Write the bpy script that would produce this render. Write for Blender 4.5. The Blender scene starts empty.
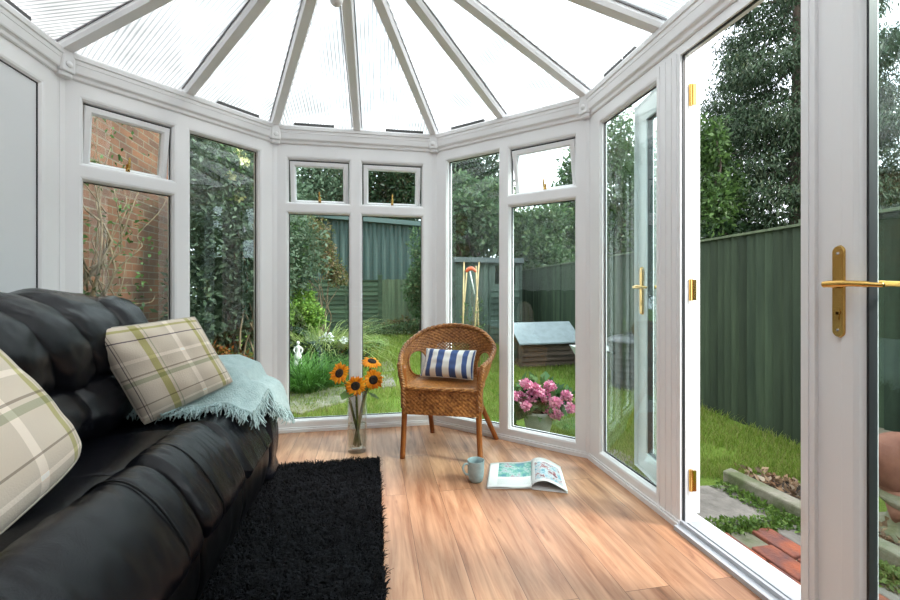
import bpy, bmesh, math, random
import numpy as np
from mathutils import Vector, Matrix, noise, Quaternion
PI = math.pi
COL = bpy.context.scene.collection
SC = bpy.context.scene

# ------------------------------------------------------------ helpers
class MB:
    """collects geometry and builds it as ONE mesh object"""
    def __init__(s):
        s.v = []; s.f = []; s.uv = {}; s.mi = []
    def add(s, vs, fs, M=None, mi=0, uvs=None):
        b = len(s.v)
        for p in vs:
            s.v.append(tuple(M @ Vector(p)) if M is not None else tuple(p))
        for k, f in enumerate(fs):
            if uvs is not None:
                s.uv[len(s.f)] = [uvs[i] for i in f]
            s.f.append(tuple(b + i for i in f)); s.mi.append(mi)
        return s
    def box(s, x0, x1, y0, y1, z0, z1, M=None, mi=0):
        vs = [(x0,y0,z0),(x1,y0,z0),(x1,y1,z0),(x0,y1,z0),(x0,y0,z1),(x1,y0,z1),(x1,y1,z1),(x0,y1,z1)]
        fs = [(0,3,2,1),(4,5,6,7),(0,1,5,4),(1,2,6,5),(2,3,7,6),(3,0,4,7)]
        return s.add(vs, fs, M, mi)
    def grid(s, fn, nu, nv, cu=False, cv=False, M=None, mi=0, skip=None, flip=False):
        vs = []; uvs = []; fs = []
        U = nu if cu else nu + 1; V = nv if cv else nv + 1
        for i in range(U):
            for j in range(V):
                u, v = i / nu, j / nv
                vs.append(fn(u, v)); uvs.append((u, v))
        for i in range(nu):
            for j in range(nv):
                if skip and skip((i + .5) / nu, (j + .5) / nv): continue
                a = i * V + j; b = ((i + 1) % U) * V + j
                c = ((i + 1) % U) * V + (j + 1) % V; d = i * V + (j + 1) % V
                fs.append((a, d, c, b) if flip else (a, b, c, d))
        return s.add(vs, fs, M, mi, uvs)
    def tube(s, pts, r, n=8, M=None, mi=0, caps=True, closed=False, flat=1.0):
        pts = [Vector(p) for p in pts]; m = len(pts)
        rs = r if isinstance(r, (list, tuple)) else [r] * m
        vs = []; fs = []
        up = None
        for i, p in enumerate(pts):
            if closed: t = pts[(i + 1) % m] - pts[i - 1]
            else: t = pts[min(i + 1, m - 1)] - pts[max(i - 1, 0)]
            if t.length < 1e-9: t = Vector((0, 0, 1))
            t.normalize()
            if up is None:
                up = Vector((0, 0, 1)) if abs(t.z) < .9 else Vector((1, 0, 0))
            a = up - t * up.dot(t)
            if a.length < 1e-6: a = t.orthogonal()
            a.normalize(); up = a; b = t.cross(a)
            for k in range(n):
                an = 2 * PI * k / n
                vs.append(p + (a * math.cos(an) * flat + b * math.sin(an)) * rs[i])
        for i in range(m if closed else m - 1):
            j = (i + 1) % m
            for k in range(n):
                l = (k + 1) % n
                fs.append((i*n + k, i*n + l, j*n + l, j*n + k))
        if caps and not closed:
            fs.append(tuple(range(n - 1, -1, -1))); fs.append(tuple((m-1)*n + k for k in range(n)))
        return s.add(vs, fs, M, mi)
    def lathe(s, prof, n=32, M=None, mi=0):
        vs = []; fs = []
        for (r, z) in prof:
            for k in range(n):
                a = 2 * PI * k / n
                vs.append((r * math.cos(a), r * math.sin(a), z))
        for i in range(len(prof) - 1):
            for k in range(n):
                l = (k + 1) % n
                fs.append((i*n + k, i*n + l, (i+1)*n + l, (i+1)*n + k))
        if prof[0][0] > 1e-5: fs.append(tuple(range(n - 1, -1, -1)))
        if prof[-1][0] > 1e-5: fs.append(tuple((len(prof)-1)*n + k for k in range(n)))
        return s.add(vs, fs, M, mi)
    def prism(s, poly, z0, z1, M=None, mi=0):
        n = len(poly)
        vs = [(p[0], p[1], z0) for p in poly] + [(p[0], p[1], z1) for p in poly]
        fs = [tuple(range(n - 1, -1, -1)), tuple(range(n, 2*n))]
        fs += [(i, (i+1) % n, n + (i+1) % n, n + i) for i in range(n)]
        return s.add(vs, fs, M, mi)
    def build(s, name, mat, parent=None, smooth=False, bevel=0, sub=0, wn=False, world=True):
        """world=True: geometry given in world space; moved into the parent's space"""
        me = bpy.data.meshes.new(name)
        vs = s.v
        if parent is not None and world:
            mi = parent_world(parent).inverted(); vs = [tuple(mi @ Vector(p)) for p in vs]
        me.from_pydata(vs, [], s.f)
        if s.uv:
            uvl = me.uv_layers.new(name='UVMap')
            arr = np.zeros(len(me.loops) * 2, dtype=np.float32)
            for p in me.polygons:
                u = s.uv.get(p.index)
                if u:
                    for k, li in enumerate(p.loop_indices):
                        arr[li*2] = u[k][0]; arr[li*2+1] = u[k][1]
            uvl.data.foreach_set('uv', arr)
        mats = mat if isinstance(mat, (list, tuple)) else [mat]
        for m in mats: me.materials.append(m)
        if any(s.mi): me.polygons.foreach_set('material_index', s.mi)
        if smooth: me.polygons.foreach_set('use_smooth', [True] * len(me.polygons))
        me.update()
        o = bpy.data.objects.new(name, me); COL.objects.link(o)
        if parent is not None: o.parent = parent
        if bevel:
            b = o.modifiers.new('bevel', 'BEVEL'); b.width = bevel; b.segments = 2; b.limit_method = 'ANGLE'; b.angle_limit = math.radians(40)
        if sub:
            m = o.modifiers.new('sub', 'SUBSURF'); m.levels = sub; m.render_levels = sub
        return o

def parent_world(o):
    M = Matrix.LocRotScale(o.location, o.rotation_euler, o.scale)
    return (parent_world(o.parent) @ M) if o.parent else M
def thing(name, label, cat, loc=(0, 0, 0), rz=0, group=None, rot=None):
    o = bpy.data.objects.new(name, None); COL.objects.link(o)
    o.location = loc; o.rotation_euler = rot if rot else (0, 0, rz)
    o.empty_display_size = .1
    o['label'] = label; o['category'] = cat
    if group: o['group'] = group
    return o
def tag(o, label, cat, group=None, kind=None):
    o['label'] = label; o['category'] = cat
    if group: o['group'] = group
    if kind: o['kind'] = kind
    return o
def struct(name, loc=(0, 0, 0), rz=0, label=None):
    o = bpy.data.objects.new(name, None); COL.objects.link(o)
    o.location = loc; o.rotation_euler = (0, 0, rz); o['kind'] = 'structure'
    if label: o['label'] = label; o['category'] = name.split('_')[0]
    return o
def smat(o, label=None, cat=None):
    o['kind'] = 'structure'
    if label: o['label'] = label
    if cat: o['category'] = cat
    return o
def smooth_path(pts, n=6, closed=False):
    P = [Vector(p) for p in pts]; out = []
    m = len(P)
    for i in range(m if closed else m - 1):
        p1 = P[i]; p2 = P[(i+1) % m]
        p0 = P[i-1] if (closed or i > 0) else p1; p3 = P[(i+2) % m] if (closed or i + 2 < m) else p2
        for k in range(n):
            t = k / n
            out.append(.5 * ((2*p1) + (p2 - p0)*t + (2*p0 - 5*p1 + 4*p2 - p3)*t*t + (-p0 + 3*p1 - 3*p2 + p3)*t**3))
    if not closed: out.append(P[-1])
    return out
def lerp(a, b, t): return a + (b - a) * t

# camera frame: level camera, a wide lens, turned 10.4 degrees right of the long walls
PHI = math.radians(10.4); CP, SP = math.cos(PHI), math.sin(PHI); FPX = 425.0; HOR = 290.0; EYE = 1.0
def at(px, py, d):
    r = (px - 450) / FPX
    return Vector((d * (r * CP + SP), d * (CP - r * SP), EYE + (HOR - py) / FPX * d))
def ground(px, py, z=-.15):
    d = (EYE - z) * FPX / (py - HOR); p = at(px, py, d); return Vector((p.x, p.y, z))

# ------------------------------------------------------------ materials
MATS = {}
def new_mat(name):
    m = bpy.data.materials.new(name); m.use_nodes = True
    nt = m.node_tree; nt.nodes.clear()
    out = nt.nodes.new('ShaderNodeOutputMaterial'); MATS[name] = m
    return m, nt, out
def node(nt, t, **kw):
    n = nt.nodes.new(t)
    for k, v in kw.items():
        if k.startswith('_'): n.inputs[k[1:].replace('_', ' ')].default_value = v
        else: setattr(n, k, v)
    return n
def ramp(nt, stops, interp='LINEAR'):
    r = nt.nodes.new('ShaderNodeValToRGB'); e = r.color_ramp.elements
    r.color_ramp.interpolation = interp
    while len(e) > 1: e.remove(e[0])
    for i, (p, c) in enumerate(stops):
        c4 = tuple(c) + (1,) if len(c) == 3 else tuple(c)
        if i == 0: e[0].position = p; e[0].color = c4
        else: x = e.new(p); x.color = c4
    return r
def pbr(name, col, rough=.5, metal=0, spec=.5, nscale=0, namt=.1, bump=0, bscale=50, coat=0, sheen=0, col2=None, coord='Object', stretch=None, trans=0):
    m, nt, out = new_mat(name); L = nt.links
    b = node(nt, 'ShaderNodeBsdfPrincipled'); L.new(b.outputs[0], out.inputs[0])
    b.inputs['Base Color'].default_value = (*col, 1); b.inputs['Roughness'].default_value = rough
    b.inputs['Metallic'].default_value = metal; b.inputs['Specular IOR Level'].default_value = spec
    b.inputs['Coat Weight'].default_value = coat; b.inputs['Sheen Weight'].default_value = sheen
    b.inputs['Transmission Weight'].default_value = trans
    tc = node(nt, 'ShaderNodeTexCoord'); src = tc.outputs[coord]
    if stretch:
        mp = node(nt, 'ShaderNodeMapping'); mp.inputs['Scale'].default_value = stretch; L.new(src, mp.inputs[0]); src = mp.outputs[0]
    if nscale:
        n = node(nt, 'ShaderNodeTexNoise', _Scale=nscale, _Detail=6.0, _Roughness=.6); L.new(src, n.inputs['Vector'])
        c2 = col2 if col2 else tuple(c * (1 - namt) for c in col)
        r = ramp(nt, [(.35, c2), (.65, col)]); L.new(n.outputs['Fac'], r.inputs[0]); L.new(r.outputs[0], b.inputs['Base Color'])
    if bump:
        n2 = node(nt, 'ShaderNodeTexNoise', _Scale=bscale, _Detail=5.0); L.new(src, n2.inputs['Vector'])
        bp = node(nt, 'ShaderNodeBump', _Strength=bump, _Distance=.01); L.new(n2.outputs['Fac'], bp.inputs['Height']); L.new(bp.outputs[0], b.inputs['Normal'])
    return m
def leafmat(name, cols, rough=.5, trans=.35):
    """leaves: each leaf picks its own colour"""
    m, nt, out = new_mat(name); L = nt.links
    g = node(nt, 'ShaderNodeNewGeometry')
    r = ramp(nt, [(i / max(1, len(cols) - 1), c) for i, c in enumerate(cols)]); L.new(g.outputs['Random Per Island'], r.inputs[0])
    d = node(nt, 'ShaderNodeBsdfPrincipled', _Roughness=rough); d.inputs['Specular IOR Level'].default_value = .35
    L.new(r.outputs[0], d.inputs['Base Color'])
    t = node(nt, 'ShaderNodeBsdfTranslucent'); L.new(r.outputs[0], t.inputs[0])
    mx = node(nt, 'ShaderNodeMixShader', _Fac=trans); L.new(d.outputs[0], mx.inputs[1]); L.new(t.outputs[0], mx.inputs[2]); L.new(mx.outputs[0], out.inputs[0])
    return m
def glassmat(name, tint, f0=.05, rough=0.0, refl=(1, 1, 1)):
    m, nt, out = new_mat(name); L = nt.links
    lw = node(nt, 'ShaderNodeLayerWeight', _Blend=.5)
    p = node(nt, 'ShaderNodeMath', operation='POWER'); p.inputs[1].default_value = 4.0; L.new(lw.outputs['Facing'], p.inputs[0])
    ma = node(nt, 'ShaderNodeMath', operation='MULTIPLY_ADD'); ma.inputs[1].default_value = .8; ma.inputs[2].default_value = f0; L.new(p.outputs[0], ma.inputs[0])
    t = node(nt, 'ShaderNodeBsdfTransparent'); t.inputs[0].default_value = (*tint, 1)
    g = node(nt, 'ShaderNodeBsdfGlossy', _Roughness=rough); g.inputs[0].default_value = (*refl, 1)
    mx = node(nt, 'ShaderNodeMixShader'); L.new(ma.outputs[0], mx.inputs[0]); L.new(t.outputs[0], mx.inputs[1]); L.new(g.outputs[0], mx.inputs[2]); L.new(mx.outputs[0], out.inputs[0])
    return m

upvc = pbr('white_upvc', (.87, .87, .88), .32, bump=.02, bscale=8)
panelw = pbr('white_panel', (.76, .78, .80), .4, bump=.02, bscale=5)
gasket = pbr('dark_gasket', (.015, .016, .02), .5)
ventgrey = pbr('grey_vent', (.10, .10, .10), .6)
brass = pbr('polished_brass', (.66, .41, .12), .16, metal=1)
chrome = pbr('steel', (.6, .6, .6), .25, metal=1)
glass = glassmat('window_glass', (.88, .95, .94), .045)
leather = pbr('black_leather', (.0035, .0038, .006), .27, spec=.30, bump=.14, bscale=260)
leather_d = pbr('black_leather_dull', (.003, .0032, .004), .36, spec=.22, bump=.15, bscale=220)
plaster = pbr('painted_plaster', (.75, .74, .72), .8)
stone = pbr('concrete_slab', (.24, .22, .19), .9, nscale=9, col2=(.12, .11, .095), bump=.5, bscale=60)
mossstone = pbr('mossy_stone', (.26, .24, .19), .95, nscale=7, col2=(.11, .13, .06), bump=.7, bscale=50)
brickred = pbr('worn_red_brick', (.36, .10, .045), .9, nscale=7, col2=(.10, .055, .055), bump=.6, bscale=70)
soil = pbr('dark_soil', (.07, .05, .035), 1, nscale=20, col2=(.02, .015, .01), bump=1, bscale=60)
terracotta = pbr('terracotta', (.30, .12, .075), .75, nscale=6, col2=(.20, .075, .05), bump=.2, bscale=60)
bark = pbr('bark', (.10, .075, .055), .95, nscale=10, col2=(.03, .024, .02), bump=.8, bscale=40, stretch=(1, 1, .25))
twig = pbr('twig', (.22, .16, .10), .9, nscale=10, col2=(.11, .08, .05))
blackplastic = pbr('dark_grey_plastic', (.03, .033, .037), .4)
bamboo = pbr('bamboo_cane', (.55, .43, .22), .6, nscale=8, col2=(.32, .22, .10))
redplastic = pbr('orange_red_plastic', (.65, .10, .03), .4)
roofelt = pbr('grey_roof_felt', (.30, .34, .36), .8, nscale=10, namt=.2)
mugm = pbr('blue_grey_glaze', (.36, .47, .48), .25, nscale=60, namt=.12)
whitepot = pbr('pale_grey_pot', (.42, .42, .38), .6, nscale=8, namt=.25)
statuem = pbr('white_stone', (.75, .75, .72), .7)
whitemetal = pbr('white_enamel', (.75, .76, .75), .35)
greenpaint = pbr('green_paint', (.02, .16, .09), .4)
rubber = pbr('black_rubber', (.02, .02, .02), .7)
stemm = pbr('flower_stem', (.16, .17, .03), .5, nscale=20, col2=(.07, .09, .02))

def stretch_wood(name, c1, c2, scale, rough=.8, stretch=(1, 1, .08), c3=None):
    m, nt, out = new_mat(name); L = nt.links
    b = node(nt, 'ShaderNodeBsdfPrincipled', _Roughness=rough); L.new(b.outputs[0], out.inputs[0]); b.inputs['Specular IOR Level'].default_value = .3
    tc = node(nt, 'ShaderNodeTexCoord'); mp = node(nt, 'ShaderNodeMapping'); mp.inputs['Scale'].default_value = stretch; L.new(tc.outputs['Object'], mp.inputs[0])
    n = node(nt, 'ShaderNodeTexNoise', _Scale=scale, _Detail=6.0, _Roughness=.65); L.new(mp.outputs[0], n.inputs[0])
    g = node(nt, 'ShaderNodeNewGeometry')
    r = ramp(nt, [(.3, c2), (.68, c1)]); L.new(n.outputs['Fac'], r.inputs[0])
    hv = node(nt, 'ShaderNodeHueSaturation'); L.new(r.outputs[0], hv.inputs['Color'])
    mr = node(nt, 'ShaderNodeMapRange'); mr.inputs['To Min'].default_value = .68; mr.inputs['To Max'].default_value = 1.28
    L.new(g.outputs['Random Per Island'], mr.inputs[0]); L.new(mr.outputs[0], hv.inputs['Value']); L.new(hv.outputs[0], b.inputs['Base Color'])
    bp = node(nt, 'ShaderNodeBump', _Strength=.3, _Distance=.004); L.new(n.outputs['Fac'], bp.inputs['Height']); L.new(bp.outputs[0], b.inputs['Normal'])
    return m
fencem = stretch_wood('dark_green_fence', (.052, .078, .045), (.020, .034, .022), 9)
fencepale = stretch_wood('faded_green_fence', (.135, .17, .10), (.065, .09, .055), 8)
lapfence = stretch_wood('green_lap_fence', (.080, .12, .070), (.035, .055, .035), 8, stretch=(.1, 1, 1))
shedgreen = stretch_wood('grey_green_shed', (.09, .125, .10), (.045, .065, .052), 8)
hutchwood = stretch_wood('weathered_hutch', (.13, .085, .06), (.055, .04, .033), 8, stretch=(.1, 1, 1))
rattanwood = stretch_wood('cane_leg', (.36, .12, .03), (.18, .05, .012), 30, .3, stretch=(1, 1, .2))

def corrugated():
    m, nt, out = new_mat('dark_green_sheet'); L = nt.links
    b = node(nt, 'ShaderNodeBsdfPrincipled', _Roughness=.6); L.new(b.outputs[0], out.inputs[0])
    b.inputs['Base Color'].default_value = (.040, .072, .066, 1)
    return m
sheetm = corrugated()

def brick():
    m, nt, out = new_mat('brick_wall'); L = nt.links
    b = node(nt, 'ShaderNodeBsdfPrincipled', _Roughness=.9); L.new(b.outputs[0], out.inputs[0])
    tc = node(nt, 'ShaderNodeTexCoord'); sx = node(nt, 'ShaderNodeSeparateXYZ'); L.new(tc.outputs['Object'], sx.inputs[0])
    ad = node(nt, 'ShaderNodeMath', operation='ADD'); L.new(sx.outputs[0], ad.inputs[0]); L.new(sx.outputs[1], ad.inputs[1])
    cx = node(nt, 'ShaderNodeCombineXYZ'); L.new(ad.outputs[0], cx.inputs[0]); L.new(sx.outputs[2], cx.inputs[1])
    br = node(nt, 'ShaderNodeTexBrick', _Scale=1.0, _Mortar_Size=.006, _Brick_Width=.225, _Row_Height=.075, _Mortar_Smooth=.1)
    br.inputs['Color1'].default_value = (.20, .085, .045, 1); br.inputs['Color2'].default_value = (.11, .052, .035, 1); br.inputs['Mortar'].default_value = (.17, .145, .11, 1)
    L.new(cx.outputs[0], br.inputs[0])
    n = node(nt, 'ShaderNodeTexNoise', _Scale=3.0, _Detail=5.0); L.new(tc.outputs['Object'], n.inputs[0])
    mx = node(nt, 'ShaderNodeMix', data_type='RGBA', blend_type='MULTIPLY'); mx.inputs[0].default_value = .8
    r = ramp(nt, [(.3, (.6, .6, .6)), (.7, (1.25, 1.15, 1))]); L.new(n.outputs['Fac'], r.inputs[0])
    L.new(br.outputs['Color'], mx.inputs['A']); L.new(r.outputs[0], mx.inputs['B']); L.new(mx.outputs['Result'], b.inputs['Base Color'])
    bp = node(nt, 'ShaderNodeBump', _Strength=.6, _Distance=.01); bp.invert = True; L.new(br.outputs['Fac'], bp.inputs['Height']); L.new(bp.outputs[0], b.inputs['Normal'])
    return m
brickm = brick()

def floor_mat():
    m, nt, out = new_mat('oak_laminate'); L = nt.links
    b = node(nt, 'ShaderNodeBsdfPrincipled', _Roughness=.36); L.new(b.outputs[0], out.inputs[0]); b.inputs['Specular IOR Level'].default_value = .5
    tc = node(nt, 'ShaderNodeTexCoord'); sx = node(nt, 'ShaderNodeSeparateXYZ'); L.new(tc.outputs['Object'], sx.inputs[0])
    cx = node(nt, 'ShaderNodeCombineXYZ'); L.new(sx.outputs[1], cx.inputs[0]); L.new(sx.outputs[0], cx.inputs[1])
    br = node(nt, 'ShaderNodeTexBrick', _Scale=1.0, _Mortar_Size=.0011, _Brick_Width=1.28, _Row_Height=.165, _Mortar_Smooth=.3)
    br.offset = .37; br.inputs['Color1'].default_value = (0, 0, 0, 1); br.inputs['Color2'].default_value = (1, 1, 1, 1); br.inputs['Mortar'].default_value = (.5, .5, .5, 1)
    L.new(cx.outputs[0], br.inputs[0])
    # grain: the noise is shifted per plank and stretched along it
    sc = node(nt, 'ShaderNodeVectorMath', operation='SCALE'); sc.inputs['Scale'].default_value = 7.0; L.new(br.outputs['Color'], sc.inputs[0])
    av = node(nt, 'ShaderNodeVectorMath', operation='ADD'); L.new(cx.outputs[0], av.inputs[0]); L.new(sc.outputs[0], av.inputs[1])
    mp = node(nt, 'ShaderNodeMapping'); mp.inputs['Scale'].default_value = (1.1, 13, 1); L.new(av.outputs[0], mp.inputs[0])
    n = node(nt, 'ShaderNodeTexNoise', _Scale=2.2, _Detail=8.0, _Roughness=.62, _Distortion=.9); L.new(mp.outputs[0], n.inputs[0])
    r = ramp(nt, [(.22, (.17, .075, .04)), (.38, (.38, .185, .102)), (.52, (.49, .27, .158)), (.72, (.60, .36, .225))]); L.new(n.outputs['Fac'], r.inputs[0])
    mp2 = node(nt, 'ShaderNodeMapping'); mp2.inputs['Scale'].default_value = (.9, 5, 1); L.new(av.outputs[0], mp2.inputs[0])
    n2 = node(nt, 'ShaderNodeTexNoise', _Scale=1.6, _Detail=3.0, _Distortion=1.5); L.new(mp2.outputs[0], n2.inputs[0])
    r2 = ramp(nt, [(.35, (.72, .66, .62)), (.65, (1.12, 1.08, 1.05))]); L.new(n2.outputs['Fac'], r2.inputs[0])
    mx = node(nt, 'ShaderNodeMix', data_type='RGBA', blend_type='MULTIPLY'); mx.inputs[0].default_value = .8
    L.new(r.outputs[0], mx.inputs['A']); L.new(r2.outputs[0], mx.inputs['B'])
    # plank tone
    r3 = ramp(nt, [(0, (.86, .84, .82)), (.5, (1, 1, 1)), (1, (1.13, 1.1, 1.06))]); L.new(br.outputs['Color'], r3.inputs[0])
    mx2 = node(nt, 'ShaderNodeMix', data_type='RGBA', blend_type='MULTIPLY'); mx2.inputs[0].default_value = .9
    L.new(mx.outputs['Result'], mx2.inputs['A']); L.new(r3.outputs[0], mx2.inputs['B'])
    # knots
    mp3 = node(nt, 'ShaderNodeMapping'); mp3.inputs['Scale'].default_value = (2.6, 7, 1); L.new(av.outputs[0], mp3.inputs[0])
    vo = node(nt, 'ShaderNodeTexVoronoi', _Scale=1.3); L.new(mp3.outputs[0], vo.inputs[0])
    rk = ramp(nt, [(.0, (.35, .3, .27)), (.055, (.75, .7, .66)), (.09, (1, 1, 1))]); L.new(vo.outputs['Distance'], rk.inputs[0])
    mx4 = node(nt, 'ShaderNodeMix', data_type='RGBA', blend_type='MULTIPLY'); mx4.inputs[0].default_value = .8
    L.new(mx2.outputs['Result'], mx4.inputs['A']); L.new(rk.outputs[0], mx4.inputs['B'])
    mx3 = node(nt, 'ShaderNodeMix', data_type='RGBA'); mx3.inputs['B'].default_value = (.12, .055, .03, 1)
    L.new(br.outputs['Fac'], mx3.inputs[0]); L.new(mx4.outputs['Result'], mx3.inputs['A']); L.new(mx3.outputs['Result'], b.inputs['Base Color'])
    bp = node(nt, 'ShaderNodeBump', _Strength=.06, _Distance=.003); L.new(n.outputs['Fac'], bp.inputs['Height']); L.new(bp.outputs[0], b.inputs['Normal'])
    return m
floorm = floor_mat()

def poly_mat():
    m, nt, out = new_mat('fluted_polycarbonate'); L = nt.links
    uv = node(nt, 'ShaderNodeUVMap'); sx = node(nt, 'ShaderNodeSeparateXYZ'); L.new(uv.outputs[0], sx.inputs[0])
    mu = node(nt, 'ShaderNodeMath', operation='MULTIPLY'); mu.inputs[1].default_value = 2 * PI / .021; L.new(sx.outputs[0], mu.inputs[0])
    sn = node(nt, 'ShaderNodeMath', operation='SINE'); L.new(mu.outputs[0], sn.inputs[0])
    r = ramp(nt, [(.0, (.40, .43, .44)), (.35, (.72, .74, .74)), (1, (.92, .92, .92))])
    mr = node(nt, 'ShaderNodeMapRange'); mr.inputs['From Min'].default_value = -1; L.new(sn.outputs[0], mr.inputs[0]); L.new(mr.outputs[0], r.inputs[0])
    n = node(nt, 'ShaderNodeTexNoise', _Scale=3.5, _Detail=5.0); tc = node(nt, 'ShaderNodeTexCoord'); L.new(tc.outputs['Object'], n.inputs[0])
    r2 = ramp(nt, [(.3, (.70, .71, .70)), (.6, (1, 1, 1))]); L.new(n.outputs['Fac'], r2.inputs[0])
    mx = node(nt, 'ShaderNodeMix', data_type='RGBA', blend_type='MULTIPLY'); mx.inputs[0].default_value = 1; L.new(r.outputs[0], mx.inputs['A']); L.new(r2.outputs[0], mx.inputs['B'])
    t = node(nt, 'ShaderNodeBsdfTransparent'); L.new(mx.outputs['Result'], t.inputs[0])
    tl = node(nt, 'ShaderNodeBsdfTranslucent'); L.new(mx.outputs['Result'], tl.inputs[0])
    bp = node(nt, 'ShaderNodeBump', _Strength=.5, _Distance=.01); L.new(sn.outputs[0], bp.inputs['Height'])
    g = node(nt, 'ShaderNodeBsdfGlossy', _Roughness=.15); L.new(bp.outputs[0], g.inputs['Normal'])
    m1 = node(nt, 'ShaderNodeMixShader', _Fac=.60); L.new(t.outputs[0], m1.inputs[1]); L.new(tl.outputs[0], m1.inputs[2])
    m2 = node(nt, 'ShaderNodeMixShader', _Fac=.05); L.new(m1.outputs[0], m2.inputs[1]); L.new(g.outputs[0], m2.inputs[2]); L.new(m2.outputs[0], out.inputs[0])
    return m
polym = poly_mat()

# ------------------------------------------------------------ world, camera, light
W = bpy.data.worlds.new('World'); SC.world = W; W.use_nodes = True
nt = W.node_tree; nt.nodes.clear(); L = nt.links
wo = nt.nodes.new('ShaderNodeOutputWorld'); bg = nt.nodes.new('ShaderNodeBackground')
tc = nt.nodes.new('ShaderNodeTexCoord'); n = node(nt, 'ShaderNodeTexNoise', _Scale=2.2, _Detail=5.0); L.new(tc.outputs['Generated'], n.inputs[0])
r = ramp(nt, [(.3, (.80, .88, .98)), (.6, (.93, .96, 1))]); L.new(n.outputs['Fac'], r.inputs[0]); L.new(r.outputs[0], bg.inputs[0])
bg.inputs[1].default_value = 1.35; L.new(bg.outputs[0], wo.inputs[0])

cam = bpy.data.cameras.new('camera'); co = bpy.data.objects.new('camera', cam); COL.objects.link(co); SC.camera = co
co.location = (0, 0, EYE); co.rotation_euler = (PI/2, 0, -PHI)
cam.sensor_width = 36; cam.lens = 36 * FPX / 900; cam.shift_y = -10 / 900; cam.clip_start = .02
sun = bpy.data.lights.new('sun', 'SUN'); sun.energy = 2.2; sun.angle = math.radians(13); sun.color = (1, .95, .88)
so = bpy.data.objects.new('sun', sun); COL.objects.link(so)
so.rotation_euler = Vector((.88, -.50, .75)).to_track_quat('Z', 'Y').to_euler(); so.location = (4, -3, 6)
SC.view_settings.view_transform = 'Standard'; SC.view_settings.look = 'None'; SC.view_settings.gamma = 1
SC.view_settings.use_curve_mapping = False; SC.view_settings.exposure = 1.65
# ------------------------------------------------------------ the conservatory shell
YB = -1.3                                      # house wall behind the camera
V = [(-1.47, 2.34), (-.67, 3.14), (.46, 3.14), (1.27, 2.34)]
EAVE = 2.03; GZ = -.15
mb = MB(); mb.prism([(-1.50, YB), (1.30, YB), (1.30, 2.355), (.472, 3.17), (-.682, 3.17), (-1.50, 2.355)], -.06, 0)
smat(mb.build('floor', floorm))
mb = MB(); mb.prism([(-1.56, YB), (1.36, YB), (1.36, 2.38), (.498, 3.23), (-.708, 3.23), (-1.56, 2.38)], -.25, -.061)
smat(mb.build('trim_1', stone))

def bead(mb, s0, s1, z0, z1, prof, M=None, mi=0):
    """mitred ring round an opening; prof = [(inset towards the opening, depth)]"""
    n = len(prof); vs = []; fs = []
    for (a, d) in prof:
        vs += [(s0 + a, d, z0 + a), (s1 - a, d, z0 + a), (s1 - a, d, z1 - a), (s0 + a, d, z1 - a)]
    for i in range(n - 1):
        for k in range(4):
            l = (k + 1) % 4
            fs.append((i*4 + k, i*4 + l, (i+1)*4 + l, (i+1)*4 + k))
    mb.add(vs, fs, M, mi)
def solid_ring(mb, s0, s1, z0, z1, w, y0, y1, M=None, cham=.012, mi=0):
    """closed mitred frame of width w between depths y0..y1"""
    prof = [(0, y1), (0, y0 + .004), (.004, y0), (w - cham, y0), (w - .003, y0 + cham), (w, y0 + cham + .004), (w, y1), (0, y1)]
    bead(mb, s0, s1, z0, z1, prof, M, mi)
B_ = .018
def facet_frame(parent, length, cols, z_top=EAVE, depth=.07, name='frame'):
    """cols: list of (s0, s1, [(z0, z1), ...]) visible openings; the rest is frame"""
    mb = MB(); g = MB()
    x = 0.0
    cs = [(a - B_, b + B_, [(c - B_, d + B_) for c, d in o]) for a, b, o in cols]
    for (a, b, o) in cs:
        mb.box(x, a, 0, depth, 0, z_top)
        z = 0.0
        for (c, d) in o:
            mb.box(a, b, 0, depth, z, c); z = d
            bead(mb, a, b, c, d, [(0, 0), (.010, .003), (.016, .014), (B_, .016), (B_, depth), (0, depth)])
            bead(g, a, b, c, d, [(B_ - .001, .0395), (B_ + .005, .0395), (B_ + .005, .047), (B_ - .001, .047)])
        mb.box(a, b, 0, depth, z, z_top)
        x = b
    mb.box(x, length, 0, depth, 0, z_top)
    mb.box(0.0, length, -.014, 0, 0, .022)               # skirt strip on the floor
    mb.box(0.0, length, -.007, 0, .022, .032)
    mb.box(-.02, length + .02, depth, depth + .07, -.06, .012)   # outer sill
    f = mb.build(name, upvc, parent, world=False)
    g.build('glazing_gasket', gasket, parent, world=False)
    return f
def pane(parent, s0, s1, z0, z1, y=.045, name='glass_pane', m=None):
    mb = MB(); mb.box(s0 - .004, s1 + .004, y - .002, y + .002, z0 - .004, z1 + .004)
    return mb.build(name, m or glass, parent, world=False)
def vent(parent, s0, s1, z0, z1, ang):
    """top-hung sash pushed outward at its foot"""
    sash = MB(); M = Matrix.Translation((0, .035, z1)) @ Matrix.Rotation(ang, 4, 'X') @ Matrix.Translation((0, -.035, -z1))
    solid_ring(sash, s0 + .008, s1 - .008, z0 - .012, z1 - .010, .036, .018, .062, M, .010)
    so_ = sash.build('vent_sash', upvc, parent, world=False)
    so_['label'] = 'narrow white sash of the open top vent'
    g = MB(); g.box(s0 + .04, s1 - .04, .036, .040, z0 + .02, z1 - .042, M); g.build('glass_pane', glass, so_, world=False)
    k = MB(); bead(k, s0 + .04, s1 - .04, z0 + .02, z1 - .042, [(0, .034), (.0035, .034), (.0035, .042)], M); k.build('glazing_gasket', gasket, so_, world=False)
    h = MB(); c = (s0 + s1) / 2
    h.box(c - .009, c + .009, .004, .018, z0 + .000, z0 + .05, M)
    h.tube([(c, .010, z0 + .012), (c, -.004, z0 + .03), (c, -.006, z0 + .085)], [.006, .007, .005], 8, M)
    h.build('vent_handle', brass, so_, smooth=False, world=False, bevel=.002)
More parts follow.
